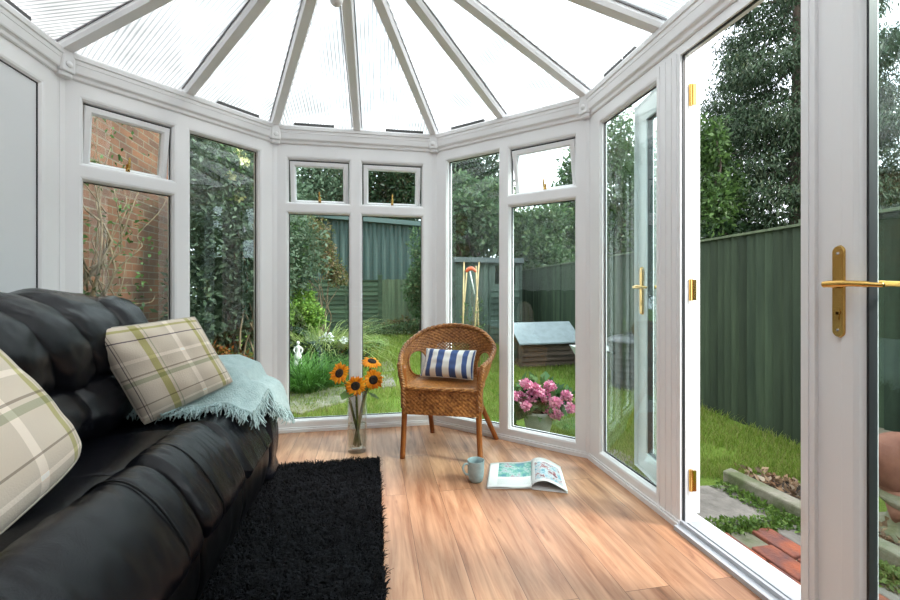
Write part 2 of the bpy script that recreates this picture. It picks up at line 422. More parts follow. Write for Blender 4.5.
def facet(name, P, Q, cols, vents=()):
    ang = math.atan2(Q[1] - P[1], Q[0] - P[0]); ln = math.hypot(Q[0] - P[0], Q[1] - P[1])
    r = struct(name, (P[0], P[1], 0), ang)
    facet_frame(r, ln, cols)
    for (a, b, o) in cols:
        for i, (c, d) in enumerate(o):
            hit = [v for v in vents if abs(v[0] - a) < .01 and i == len(o) - 1]
            if hit: vent(r, a, b, c, d, hit[0][1])
            else: pane(r, a, b, c, d)
    return r
LO, HI = .082, 1.94
facet('window_1', V[0], V[1], [(.090, .492, [(LO, 1.545), (1.632, HI)]), (.587, 1.020, [(LO, HI)])], [(.090, math.radians(9))])
facet('window_2', V[1], V[2], [(.090, .507, [(LO, 1.542), (1.622, 1.925)]), (.600, 1.035, [(LO, 1.542), (1.622, 1.925)])],
      [(.090, math.radians(8)), (.600, math.radians(7))])
facet('window_3', V[2], V[3], [(.108, .531, [(LO, HI + .005)]), (.613, 1.052, [(LO, 1.555), (1.638, HI)])], [(.613, math.radians(14))])
# right wall: sidelight, double doors, unseen white panels put in for panes to cut reflections
D0, D1 = .762, 1.880
R = struct('window_4', (V[3][0], V[3][1], 0), -PI/2)
mb = MB(); gk = MB()
def rw_boxes():
    a0, a1 = .122, .600
    mb.box(0, a0 - B_, 0, .045, 0, EAVE); mb.box(a0 - B_, a1 + B_, 0, .045, 0, LO - B_); mb.box(a0 - B_, a1 + B_, 0, .045, HI + .01 + B_, EAVE)
    mb.box(a1 + B_, D0 - .0, 0, .045, 0, EAVE)
    for (p, q, c, d) in ((a0, a1, LO, HI + .01), (D1 + .12, D1 + .75, LO, HI + .01), (D1 + .87, D1 + 1.62, LO, HI + .01)):
        bead(mb, p - B_, q + B_, c - B_, d + B_, [(0, 0), (.010, .003), (.016, .014), (B_, .016), (B_, .045), (0, .045)])
        bead(gk, p - B_, q + B_, c - B_, d + B_, [(B_ - .001, .030), (B_ + .006, .030), (B_ + .006, .036), (B_ - .001, .036)])
        if p < 1: pane(R, p, q, c, d, .033)
        else: pw = MB(); pw.box(p - .004, q + .004, .020, .034, c - .004, d + .004); pw.build('wall_panel', panelw, R, world=False)
    mb.box(D0, D1, 0, .045, 1.985, EAVE)
    mb.box(D0 - .004, D0 + .004, .022, .026, .03, 1.985)
    e = D1 + 1.76
    mb.box(D1, D1 + .12 - B_, 0, .07, 0, EAVE)
    mb.box(D1 + .12 - B_, e, 0, .07, 0, LO - B_); mb.box(D1 + .12 - B_, e, 0, .07, HI + .01 + B_, EAVE)
    mb.box(D1 + .75 + B_, D1 + .87 - B_, 0, .07, LO - B_, HI + .01 + B_); mb.box(D1 + 1.62 + B_, e, 0, .07, LO - B_, HI + .01 + B_)
    mb.box(0, D0, -.014, 0, 0, .022); mb.box(0, D0, -.007, 0, .022, .032); mb.box(D1, e, -.014, 0, 0, .022)
    mb.box(0, e, .045, .14, -.06, .012)
rw_boxes()
mb.build('frame', upvc, R, world=False); gk.build('glazing_gasket', gasket, R, world=False)
# shallow ribs down the post between sidelight and door
mb = MB()
for s_ in (.630, .668, .705, .738): mb.box(s_, s_ + .006, -.003, .001, .03, 2.0)
mb.build('post_rib', upvc, R, world=False)
# threshold
mb = MB(); mb.box(D0, D1, -.030, .105, 0, .018); mb.box(D0, D1, .0, .012, .018, .034); mb.box(D0, D1, .034, .095, .018, .024)
th = mb.build('trim_2', pbr('threshold_grey_white', (.50, .52, .55), .4), None); th.location = R.location; th.rotation_euler = R.rotation_euler; smat(th)
mb = MB(); mb.box(D0, D1, .013, .019, .018, .028); mb.box(D0 - .001, D0 + .003, .010, .020, .03, 1.985); mb.box(D0, D1, .010, .020, 1.981, 1.986); mb.build('threshold_seal', gasket, th, world=False)

def lever(parent, x, side, z=1.015, y=0.0, back=False):
    """brass plate and lever; side = direction the lever points along x, y = face depth, back = on the outer face"""
    sg = 1 if back else -1
    pl = MB()
    pts = []
    for k in range(13): a = PI * k / 12; pts.append((x + .0165*math.cos(a), .092 + .0165*math.sin(a)))
    for k in range(13): a = PI + PI * k / 12; pts.append((x + .0165*math.cos(a), -.130 + .0165*math.sin(a)))
    n_ = len(pts); y0 = y; y1 = y + sg * .009
    vs = [(p[0], y0, z + p[1]) for p in pts] + [(lerp(x, p[0], .84), y1, z + lerp(-.018, p[1], .97)) for p in pts]
    pl.add(vs, [tuple(range(n_, 2*n_))] + [(i, (i+1) % n_, n_ + (i+1) % n_, n_ + i) for i in range(n_)])
    o = pl.build('handle_plate', brass, parent, world=False)
    h = MB(); yb = y + sg * .009; yo = y + sg * .040
    h.tube([(x, yb, z), (x, yo - sg*.012, z)], [.011, .009], 14)
    h.tube(smooth_path([(x - side*.012, yo, z), (x, yo, z + .001), (x + side*.05, yo, z + .002), (x + side*.10, yo, z - .001), (x + side*.125, yo - sg*.004, z - .003)], 5), [.009]*5 + [.0095]*5 + [.008]*5 + [.006]*6, 12)
    h.build('lever', brass, o, smooth=True, world=False)
    s = MB()
    for zz in (.085, -.125): s.lathe([(.0, .002), (.0035, .0015), (.0045, 0)], 10, Matrix.Translation((x, y1, z + zz)) @ Matrix.Rotation(PI/2 * (-sg), 4, 'X'))
    s.build('screw', chrome, o, world=False)
    k = MB(); k.lathe([(.0, .002), (.008, .002), (.0085, 0)], 16, Matrix.Translation((x, y1, z - .075)) @ Matrix.Rotation(PI/2 * (-sg), 4, 'X'))
    k.box(x - .004, x + .004, y1 + sg*.0005 if sg > 0 else y1 - .002, y1 + .002 if sg > 0 else y1, z - .098, z - .075)
    k.build('lock_cylinder', brass, o, world=False)
def leaf(name, loc, rz, w, x0, hinge_side, lever_x, lever_dir, wst=.105, T_=.046, zb=.055):
    r = struct(name, loc, rz)
    mb = MB(); z0, z1 = zb, 1.982
    prof = [(0, .066), (0, .003), (.003, 0), (wst - .055, 0), (wst - .050, -.006), (wst - .022, -.006), (wst - .012, .0), (wst - .004, .010), (wst, .012), (wst, T_), (0, T_)]
    bead(mb, x0, x0 + w, z0, z1, prof)
    mb.build('door_frame', upvc, r, world=False)
    pane(r, x0 + wst, x0 + w - wst, z0 + wst, z1 - wst, .025)
    g = MB(); bead(g, x0, x0 + w, z0, z1, [(wst - .002, .010), (wst + .004, .010), (wst + .004, .038)]); g.build('glazing_gasket', gasket, r, world=False)
    lever(r, lever_x, lever_dir, y=-.003); lever(r, lever_x, lever_dir, y=T_, back=True)
    return r
# closed leaf (nearer the camera) and the leaf folded back outside
d2 = leaf('door_1', (1.27, 2.34, 0), -PI/2, D1 - 1.290 - .004, 1.290, 1, 1.384, 1, .150, zb=.030)
mb = MB(); mb.box(1.282, 1.322, -.012, -.0, .04, 1.975); mb.box(1.300, 1.306, -.015, -.012, .04, 1.975); mb.build('meeting_strip', upvc, d2, world=False)
HX, HY = 1.322, 2.34 - D0 + .006
a_open = math.radians(79)                         # folded back along the outside of the sidelight
d1 = leaf('door_2', (HX + .046 * math.sin(a_open), HY - .046 * math.cos(a_open), 0), a_open, .505, .004, 1, .455, -1, .095)
d1['label'] = 'open white glazed door leaf folded back outside'
# hinges on the open leaf's edge and the frame
for z in (.20, 1.0, 1.82):
    mb = MB(); mb.tube([(HX - .004, HY - .010, z - .045), (HX - .004, HY - .010, z + .045)], .0075, 12)
    mb.box(HX - .018, HX - .004, HY - .002, HY + .0015, z - .043, z + .043); mb.box(HX + .000, HX + .014, HY - .020, HY - .013, z - .043, z + .043)
    mb.build('hinge', brass, d1)

# left wall of white panels
Lw = struct('wall_left', (V[0][0], YB, 0), PI/2)
ln = V[0][1] - YB
mb = MB(); pn = MB(); gk = MB(); x = 0
segs = [(.12, 1.18), (1.32, 2.38), (2.52, ln - .118)]
for (a, b) in segs:
    mb.box(x, a - B_, 0, .07, 0, EAVE); mb.box(a - B_, b + B_, 0, .07, 0, LO - B_); mb.box(a - B_, b + B_, 0, .07, HI - .005 + B_, EAVE)
    bead(mb, a - B_, b + B_, LO - B_, HI - .005 + B_, [(0, 0), (.010, .003), (.016, .012), (B_, .014), (B_, .07), (0, .07)])
    bead(gk, a - B_, b + B_, LO - B_, HI - .005 + B_, [(B_ - .002, .013), (B_ + .003, .0135), (B_ + .003, .019)])
    pn.box(a - .004, b + .004, .018, .05, LO - .004, HI)
    x = b + B_
mb.box(x, ln, 0, .07, 0, EAVE); mb.box(0, ln, -.014, 0, 0, .022)
mb.build('frame', upvc, Lw, world=False); pn.build('wall_panel', panelw, Lw, world=False); gk.build('panel_gasket', gasket, Lw, world=False)
# house wall behind
mb = MB(); mb.box(-1.60, 1.42, YB - .12, YB, -.2, 2.9)
smat(mb.build('wall_back', brickm))
mb = MB(); mb.box(-1.46, 1.26, YB, YB + .015, 0, .12); smat(mb.build('baseboard_back', upvc))

# corner posts
PATH = [(V[0][0], YB)] + V + [(V[3][0], YB)]
def offset(path, d):
    """move an open polyline by d to its right (into the room)"""
    out = []
    for i, p in enumerate(path):
        p = Vector(p)
        ds = []
        if i > 0: ds.append((p - Vector(path[i-1])).normalized())
        if i < len(path) - 1: ds.append((Vector(path[i+1]) - p).normalized())
        ns = [Vector((q.y, -q.x)) for q in ds]
        n_ = sum(ns, Vector((0, 0))).normalized(); k = d / n_.dot(ns[0])
        out.append(p + n_ * k)
    return out
def path_sweep(mb, prof, path=PATH):
    rows = [[(*q, z) for q in offset(path, d)] for d, z in prof]
    n_ = len(path)
    vs = [p for row in rows for p in row]; fs = []
    for i in range(len(rows)):
        j = (i + 1) % len(rows)
        for k in range(n_ - 1): fs.append((i*n_ + k, j*n_ + k, j*n_ + k + 1, i*n_ + k + 1))
    mb.add(vs, fs)
for i, p in enumerate(V):
    a = [math.radians(x) for x in (157.5, 112.5, 67.5, 22.5)][i]      # outward bisector
    M = Matrix.Translation((p[0], p[1], 0)) @ Matrix.Rotation(a, 4, 'Z')
    mb = MB(); mb.prism([(-.007, -.017), (.075, -.048), (.075, .048), (-.007, .017)], 0, 2.03, M)
    mb.box(-.0095, -.006, -.009, .009, .03, 2.02, M)
    smat(mb.build('trim_%d' % (i + 3), upvc))
# eaves moulding
ev = struct('trim_7', (0, 0, 0))
mb = MB(); path_sweep(mb, [(-.07, 2.025), (.006, 2.025), (.012, 2.030), (.014, 2.044), (.020, 2.050), (.026, 2.052), (.029, 2.058), (.034, 2.092), (.036, 2.094), (.038, 2.112), (.044, 2.116), (.046, 2.136), (.042, 2.144), (.0, 2.146), (-.12, 2.146), (-.12, 2.06), (-.07, 2.04)])
mb.build('eaves_moulding', upvc, ev)
for i, p in enumerate(V):
    a = [math.radians(x) for x in (157.5, 112.5, 67.5, 22.5)][i]
    M = Matrix.Translation((p[0], p[1], 0)) @ Matrix.Rotation(a + PI, 4, 'Z')
    mb = MB(); mb.prism([(-.02, -.034), (.046, -.034), (.056, -.026), (.056, .026), (.046, .034), (-.02, .034)], 2.040, 2.150, M)
    mb.prism([(-.02, -.030), (.034, -.030), (.044, -.022), (.044, .022), (.034, .030), (-.02, .030)], 2.018, 2.040, M)
    c = mb.build('corner_cap', upvc, ev, bevel=.005)
    b = MB(); b.lathe([(.016, 0), (.016, .003), (.012, .006), (0, .007)], 20, M @ Matrix.Translation((.056, 0, 2.075)) @ Matrix.Rotation(PI/2, 4, 'Y'))
    b.build('cap_button', upvc, c, smooth=True)

# ------------------------------------------------------------ roof
AX, AY, AZ = -.125, 1.67, 2.49; E0 = 2.175
ap = Vector((AX, AY, AZ)); ceil = struct('ceiling', (AX, AY, 2.2))
outp = offset(PATH, -.10)
def eave_pt(x, y): return Vector((x, y, E0))
mids = [(Vector(V[i]) + Vector(V[i+1])) / 2 for i in range(3)]
ring = [Vector(V[0]), mids[0], Vector(V[1]), mids[1], Vector(V[2]), mids[2], Vector(V[3])]
left = [(Vector((V[0][0], y)), Vector((AX, y, AZ))) for y in (YB + .03, -.55, .19, .93, 1.67)]
right = [(Vector((V[3][0], y)), Vector((AX, y, AZ))) for y in (1.67, .93, .19, -.55, YB + .03)]
raf = left + [(p, ap) for p in ring] + right
seal = pbr('grey_seal', (.22, .22, .23), .6)
def rafter(e, t):
    e = Vector((e.x, e.y, E0 - .02)); t = Vector(t); d = (t - e); ln = d.length; d.normalize()
    side = d.cross(Vector((0, 0, 1))).normalized(); up = side.cross(d).normalized()
    M = Matrix(((d.x, side.x, up.x, e.x), (d.y, side.y, up.y, e.y), (d.z, side.z, up.z, e.z), (0, 0, 0, 1)))
    mb = MB()
    pr = [(-.030, -.010), (-.022, -.028), (.022, -.028), (.030, -.010), (.030, .030), (-.030, .030)]
    vs = [(-.03, a, b) for a, b in pr] + [(ln, a, b) for a, b in pr]; n_ = len(pr)
    fs = [(i, n_ + i, n_ + (i+1) % n_, (i+1) % n_) for i in range(n_)] + [tuple(range(n_)), tuple(range(2*n_ - 1, n_ - 1, -1))]
    mb.add(vs, fs, M)
    o = mb.build('rafter', upvc, ceil)
    t_ = MB(); t_.box(.02, ln, -.036, -.031, .004, .012, M); t_.box(.02, ln, .031, .036, .004, .012, M); t_.build('rafter_gasket', seal, o)
for e, t in raf: rafter(e, t)
for (e0, t0), (e1, t1) in zip(raf[:-1], raf[1:]):
    if (e0 - e1).length < .01: continue
    # the glazing sheet, 16 mm thick, overhanging the eaves a little
    def ext(e, t): e3 = Vector((e.x, e.y, E0)); return e3 + (e3 - Vector(t)).normalized() * .12
    a, b = ext(e0, t0), ext(e1, t1); c, d = Vector(t1), Vector(t0)
    a.z += .012; b.z += .012; c = c + Vector((0, 0, .012)); d = d + Vector((0, 0, .012))
    al = (b - a).normalized(); nrm = al.cross((c + d) / 2 - a).normalized(); dn = nrm.cross(al)
    pts = [a, b, c] if (c - d).length < .01 else [a, b, c, d]
    uvs = [((p - a).dot(al), (p - a).dot(dn)) for p in pts]
    mb = MB(); k = len(pts); vs = pts + [p + nrm * .014 for p in pts]
    mb.add(vs, [tuple(range(k)), tuple(range(2*k - 1, k - 1, -1))] + [(i, k + i, k + (i+1) % k, (i+1) % k) for i in range(k)], uvs=uvs + uvs)
    mb.build('glazing_sheet', polym, ceil)
mb = MB(); mb.prism([(-.045, -.055), (.045, -.055), (.075, .0), (.075, .05), (-.075, .05), (-.075, .0)], 0, AY - YB, Matrix.Translation((AX, AY, AZ)) @ Matrix.Rotation(PI/2, 4, 'X'))
mb.build('ridge_beam', upvc, ceil)
mb = MB(); mb.lathe([(.0, -.075), (.05, -.07), (.10, -.05), (.12, -.02), (.12, .05), (0, .05)], 32, Matrix.Translation(ap)); mb.build('ridge_boss', upvc, ceil, smooth=True, bevel=.004)
# slim vent slots where the sheet meets the eaves
def slot(P, Q, f, ln=.27):
    P, Q = Vector(P), Vector(Q); d = (Q - P).normalized(); n_ = Vector((d.y, -d.x))
    M = Matrix.Translation((*(P.lerp(Q, f) + n_ * .030), 2.150)) @ Matrix.Rotation(math.atan2(d.y, d.x), 4, 'Z')
    mb = MB(); mb.box(-ln/2, ln/2, -.004, .012, 0, .011, M); mb.box(-ln/2, ln/2, -.007, -.002, 0, .015, M); mb.build('vent_slot', ventgrey, ev)
slot(V[0], V[1], .76); slot(V[1], V[2], .24); slot(V[1], V[2], .80); slot(V[2], V[3], .27)
slot(V[3], (V[3][0], YB), .085, .16); slot(V[3], (V[3][0], YB), .125, .10); slot((V[0][0], YB), V[0], .90)

# pull cord ending in a white ball, hanging from the ridge
t = thing('pull_cord', 'white ball on a thin cord hanging from the roof boss, at the top edge', 'pull cord', (-.133, 1.66, 2.44))
mb = MB(); mb.tube([(-.133, 1.66, 2.45), (-.133, 1.66, 2.11)], .0018, 6); mb.build('cord', upvc, t)
mb = MB(); rr = .024
mb.lathe([(0, -rr)] + [(rr*math.sin(PI*k/14), -rr*math.cos(PI*k/14)) for k in range(1, 14)] + [(0, rr)], 24, Matrix.Translation((-.133, 1.66, 2.098))); mb.build('ball', upvc, t, smooth=True)
# ------------------------------------------------------------ sofa
rnd = random.Random(7)
def sweep_y(mb, prof, y0, y1, r=.05, ny=26, sub=5, bulge=.0, wr=.004, seed=0, crease=None):
    """closed XZ profile swept along Y, with rounded, puffed ends"""
    P = smooth_path([(x, 0, z) for x, z in prof], sub, closed=True); m = len(P)
    c = sum(P, Vector()) / m; size = max((p - c).length for p in P)
    L_ = y1 - y0
    def fn(u, v):
        p = P[int(round(v * m)) % m]
        # denser rows near the ends
        t = .5 - .5 * math.cos(PI * u); y = t * L_
        e = min(y, L_ - y); k = 1.0
        if e < r: q = 1 - e / r; k = 1 - (1 - math.sqrt(max(0, 1 - q*q))) * r / size * 1.0
        k *= 1 + bulge * math.sin(PI * t)
        if u <= 0 or u >= 1: k *= .80
        q = c + (p - c) * k
        yy = y0 + y
        w = noise.noise(Vector((q.x * 5 + seed, yy * 15, q.z * 5))) * wr * 1.2 + abs(noise.noise(Vector((q.x * 9 + yy * 6, yy * 38 + seed, q.z * 9)))) * wr * 1.1 + noise.noise(Vector((q.x * 26, yy * 60 + seed, q.z * 20))) * wr * .35
        d = (p - c).normalized()
        q = q + d * w
        if crease:
            for cy in crease: q -= d * .009 * math.exp(-((yy - cy) / .0055) ** 2)
        return (q.x, yy, q.z)
    mb.grid(fn, ny, m, cv=True)
    # end caps
    for u in (0, 1):
        base = len(mb.v)
        ring_ = [fn(u, k / m) for k in range(m)]
        cc = sum((Vector(p) for p in ring_), Vector()) / m
        vs = ring_ + [tuple(cc)]
        fs = [((k + 1) % m, k, m) if u == 0 else (k, (k + 1) % m, m) for k in range(m)]
        mb.add(vs, fs)
SY0, SY1 = .02, 2.40
sofa = thing('leather_sofa', 'black leather recliner sofa along the white panelled left wall', 'sofa', (-.95, 1.2, 0))
mb = MB(); mb.box(-1.40, -.56, SY0 + .04, SY1 - .05, .035, .30); mb.build('base', leather_d, sofa, bevel=.02)
for (x, y) in ((-1.34, .12), (-.62, .12), (-1.34, 2.28), (-.64, 2.28)):
    mb = MB(); mb.lathe([(.022, 0), (.026, .04)], 16, Matrix.Translation((x, y, 0))); mb.build('foot', rubber, sofa)
# seat flats behind the front rolls
for (a, b) in ((.26, .78), (.78, 1.366), (1.366, 1.76), (1.77, 2.20)):
    mb = MB(); dz = -.02 if b > 2 else 0
    sweep_y(mb, [(-1.22, .30), (-1.22, .44 + dz), (-1.0, .462 + dz), (-.85, .475 + dz), (-.745, .478 + dz), (-.705, .455 + dz), (-.70, .36), (-.72, .28)], a - .004, b + .004, .035, 30, 4, .0, .003, a)
    mb.build('seat_cushion', leather, sofa, smooth=True)
roll = [(-.745, .30), (-.735, .44), (-.705, .490), (-.66, .508), (-.61, .492), (-.555, .440), (-.512, .375), (-.480, .312), (-.478, .270), (-.51, .235), (-.60, .22)]
for (a, b, cr, dz) in ((.27, .775, (.65, .40), 0), (.785, 1.362, (1.23,), 0), (1.372, 1.765, (1.495,), .0), (1.785, 2.20, (2.06,), -.025)):
    mb = MB(); sweep_y(mb, [(x, z + (dz if z > .3 else 0)) for x, z in roll], a, b, .055, 70, 5, .01, .0055, a * 3, cr)
    rl = mb.build('seat_front_roll', leather, sofa, smooth=True)
    for cy in cr[-2:]:
        P = smooth_path([(x, 0, z + (dz if z > .3 else 0)) for x, z in roll], 5, closed=True); c_ = sum(P, Vector()) / len(P)
        mb = MB(); mb.tube([Vector((c_.x + (p.x - c_.x) * 1.012, cy, c_.z + (p.z - c_.z) * 1.012)) for p in P[4:44]], .0032, 6); mb.build('seam_piping', leather_d, rl, smooth=True)
# lower front panels (folded footrests)
for (a, b) in ((.27, .78), (.785, 1.362), (1.372, 1.77), (1.78, 2.20)):
    mb = MB(); sweep_y(mb, [(-.60, .05), (-.60, .27), (-.53, .285), (-.497, .26), (-.492, .16), (-.515, .07), (-.55, .045)], a, b, .03, 24, 4, 0, .005, b * 5, (lerp(a, b, .33), lerp(a, b, .7)))
    mb.build('footrest_panel', leather_d, sofa, smooth=True)
# backrest: puffed vertical channels leaning back, folds slanting
def channel(ytop0, ytop1, ybot0, ybot1, top=True, seed=0, zt=1.0):
    if top: prof = [(-1.05, .63), (-1.005, .70), (-1.005, .80), (-1.05, .90), (-1.12, .965), (-1.21, zt), (-1.32, .985), (-1.40, .92), (-1.42, .78), (-1.38, .62), (-1.2, .58)]
    else: prof = [(-1.02, .44), (-.965, .50), (-.955, .57), (-1.0, .645), (-1.08, .675), (-1.25, .66), (-1.33, .55), (-1.28, .42), (-1.12, .41)]
    P = smooth_path([(x, 0, z) for x, z in prof], 5, closed=True); m = len(P); c = sum(P, Vector()) / m
    z0 = min(p.z for p in P); z1 = max(p.z for p in P)
    def fn(u, v):
        p = P[int(round(v * m)) % m]; tz = (p.z - z0) / (z1 - z0)
        ya = lerp(ybot0, ytop0, tz); yb = lerp(ybot1, ytop1, tz)
        t = .5 - .5 * math.cos(PI * u)
        k = lerp(.80, 1.04, max(0, math.sin(PI * t)) ** .45)
        if top: k *= lerp(.97, 1.0, min(1, (1 - abs(tz - .5) * 2) * 1.5))
        q = c + (p - c) * k; y = lerp(ya, yb, t)
        d = (p - c).normalized()
        wv = noise.noise(Vector((q.x * 9, y * 12 + seed, q.z * 22))) * .009 + abs(noise.noise(Vector((q.x * 12, y * 14 + seed, q.z * 46 + y * 20)))) * .009 * (1 - math.sin(PI * t) * .5) + noise.noise(Vector((q.x * 22, y * 30 + seed, q.z * 60))) * .003
        q = q + d * wv
        return (q.x, y, q.z)
    mb = MB(); mb.grid(fn, 36, m, cv=True)
    for u in (0, 1):
        ring_ = [fn(u, k / m) for k in range(m)]; cc = sum((Vector(p) for p in ring_), Vector()) / m
        mb.add(ring_ + [tuple(cc)], [((k+1) % m, k, m) if u == 0 else (k, (k+1) % m, m) for k in range(m)])
    return mb
tops = [.22, .50, .78, 1.04, 1.30, 1.50, 1.71, 2.01, 2.24]; bots = [.22, .50, .80, 1.06, 1.36, 1.66, 1.85, 2.08, 2.22]
for i in range(8):
    channel(tops[i] - .006, tops[i+1] + .006, bots[i] - .006, bots[i+1] + .006, True, i * 3.1, .97 if i == 7 else 1.0 - .004 * (i % 2)).build('back_cushion', leather, sofa, smooth=True)
lt = [.22, .62, 1.0, 1.40, 1.70, 1.98, 2.22]
for i in range(6):
    channel(lt[i] - .005, lt[i+1] + .005, lt[i] - .005, lt[i+1] + .03, False, 40 + i * 2).build('lumbar_cushion', leather, sofa, smooth=True)
# arms
armp = [(-1.34, .12), (-1.36, .50), (-1.22, .60), (-.95, .622), (-.72, .610), (-.60, .560), (-.525, .44), (-.487, .30), (-.495, .14), (-.56, .05)]
for (a, b) in ((SY0, .275), (2.195, SY1)):
    mb = MB(); sweep_y(mb, armp, a, b, .06, 30, 5, .0, .004, a); mb.build('armrest', leather, sofa, smooth=True)

# ------------------------------------------------------------ scatter cushions
def plaid(name, rot=False):
    m, nt, out = new_mat(name); L = nt.links
    b = node(nt, 'ShaderNodeBsdfPrincipled', _Roughness=.9); L.new(b.outputs[0], out.inputs[0]); b.inputs['Sheen Weight'].default_value = .2
    uv = node(nt, 'ShaderNodeUVMap'); sx = node(nt, 'ShaderNodeSeparateXYZ'); L.new(uv.outputs[0], sx.inputs[0])
    W_ = (1, 1, 1); G = (.66, .68, .36); N = (.20, .17, .22); T = (.50, .47, .44); LT = (1.3, 1.32, 1.38); GG = (.62, .68, .58)
    def bands(lst):
        st = [(0, W_)]
        for (p, w, c) in lst: st += [(p, c), (p + w, W_)]
        return ramp(nt, st, 'CONSTANT')
    ru = bands([(.11, .014, N), (.145, .008, T), (.36, .055, G), (.435, .010, GG), (.60, .035, LT), (.80, .045, G), (.87, .01, GG), (.955, .012, N)])
    rv = bands([(.10, .03, LT), (.22, .012, T), (.40, .035, GG), (.455, .010, T), (.56, .028, LT), (.74, .013, N), (.86, .04, G)])
    L.new(sx.outputs[0], ru.inputs[0]); L.new(sx.outputs[1], rv.inputs[0])
    mx = node(nt, 'ShaderNodeMix', data_type='RGBA', blend_type='MULTIPLY'); mx.inputs[0].default_value = 1
    L.new(ru.outputs[0], mx.inputs['A']); L.new(rv.outputs[0], mx.inputs['B'])
    mx2 = node(nt, 'ShaderNodeMix', data_type='RGBA', blend_type='MULTIPLY'); mx2.inputs[0].default_value = 1; mx2.inputs['A'].default_value = (.70, .615, .50, 1)
    L.new(mx.outputs['Result'], mx2.inputs['B']); L.new(mx2.outputs['Result'], b.inputs['Base Color'])
    n = node(nt, 'ShaderNodeTexNoise', _Scale=260.0, _Detail=2.0); tc = node(nt, 'ShaderNodeTexCoord'); L.new(tc.outputs['Object'], n.inputs[0])
    bp = node(nt, 'ShaderNodeBump', _Strength=.35, _Distance=.003); L.new(n.outputs['Fac'], bp.inputs['Height']); L.new(bp.outputs[0], b.inputs['Normal'])
    return m
plaidm = plaid('plaid_cloth')
plainlinen = pbr('linen_piping', (.55, .50, .42), .9)
def stripes():
    m, nt, out = new_mat('blue_white_stripe'); L = nt.links
    b = node(nt, 'ShaderNodeBsdfPrincipled', _Roughness=.85); L.new(b.outputs[0], out.inputs[0])
    uv = node(nt, 'ShaderNodeUVMap'); sx = node(nt, 'ShaderNodeSeparateXYZ'); L.new(uv.outputs[0], sx.inputs[0])
    Wt = (.80, .80, .76); Bl = (.055, .10, .26)
    st = [(0, Bl)]
    for i in range(1, 11): st.append((.055 + (i-1) * .099, Wt if i % 2 else Bl))
    r_ = ramp(nt, st, 'CONSTANT'); L.new(sx.outputs[0], r_.inputs[0]); L.new(r_.outputs[0], b.inputs['Base Color'])
    return m
stripem = stripes()
def cushion(name, label, cat, corners, thick, mat, piping=None, group=None, wr=.006, seed=0, bow=.055, rc=.0):
    """corners: BL, BR, TR, TL of the face seen, world space"""
    BL, BR, TR, TL = [Vector(c) for c in corners]
    cen = (BL + BR + TR + TL) / 4; n_ = (BR - BL).cross(TL - BL).normalized()
    t = thing(name, label, cat, tuple(cen), group=group)
    def surf(u, v, sd):
        # edges bow inwards a little between the corners
        a, b_ = 2*u - 1, 2*v - 1
        uu = .5 + .5 * a * (1 - bow * (1 - b_*b_)) * (1 - rc * abs(a * b_) ** 5); vv = .5 + .5 * b_ * (1 - bow * (1 - a*a)) * (1 - rc * abs(a * b_) ** 5)
        p = (BL.lerp(BR, uu)).lerp(TL.lerp(TR, uu), vv)
        h = ((1 - a**4) * (1 - b_**4)); h = max(h, 0) ** .55 * .5 * thick
        h *= .86 + .14 * (1 - a*a) * (1 - b_*b_)
        w = noise.noise(Vector((u * 5 + seed, v * 5, sd))) * wr * 1.5 * (1 - (a*b_)**2)
        # puckers running from the seams
        w += math.sin(u * 40 + seed) * .0012 * (abs(b_) ** 6) + math.sin(v * 38) * .0012 * (abs(a) ** 6)
        return p + n_ * sd * (h + (w if h > 1e-4 else 0))
    mb = MB(); N_ = 40
    def f(sd):
        def g(u, v):
            c_ = lambda x: .5 - .5 * math.cos(PI * x) * (1 - 0) if True else x
            return surf(lerp(u, c_(u), .6), lerp(v, c_(v), .6), sd)
        return g
    mb.grid(f(1), N_, N_); mb.grid(f(-1), N_, N_, flip=True)
    # true uv
    cv = mb.build('cover', mat, t, smooth=True)
    mb = MB(); loop = []
    for k in range(24): loop.append(surf(k/24, 0, 0))
    for k in range(24): loop.append(surf(1, k/24, 0))
    for k in range(24): loop.append(surf(1 - k/24, 1, 0))
    for k in range(24): loop.append(surf(0, 1 - k/24, 0))
    mb.tube(loop, .0035, 6, closed=True); mb.build('piping', piping or plainlinen, cv, smooth=True)
    return t
cushion('scatter_cushion', 'beige plaid cushion leaning at the far end of the sofa, beside the throw', 'cushion',
        [(-.885, 1.87, .462), (-.615, 2.07, .585), (-.765, 2.04, .885), (-1.080, 1.860, .845)], .17, plaidm, seed=1, bow=.03, rc=.03)
cushion('scatter_cushion', 'beige plaid cushion nearest the camera, cut by the left edge of the photo', 'cushion',
        [(-.80, .84, .425), (-.765, 1.335, .555), (-1.00, 1.27, .915), (-1.12, .90, .86)], .17, plaidm, seed=5, bow=-.02, rc=.09)

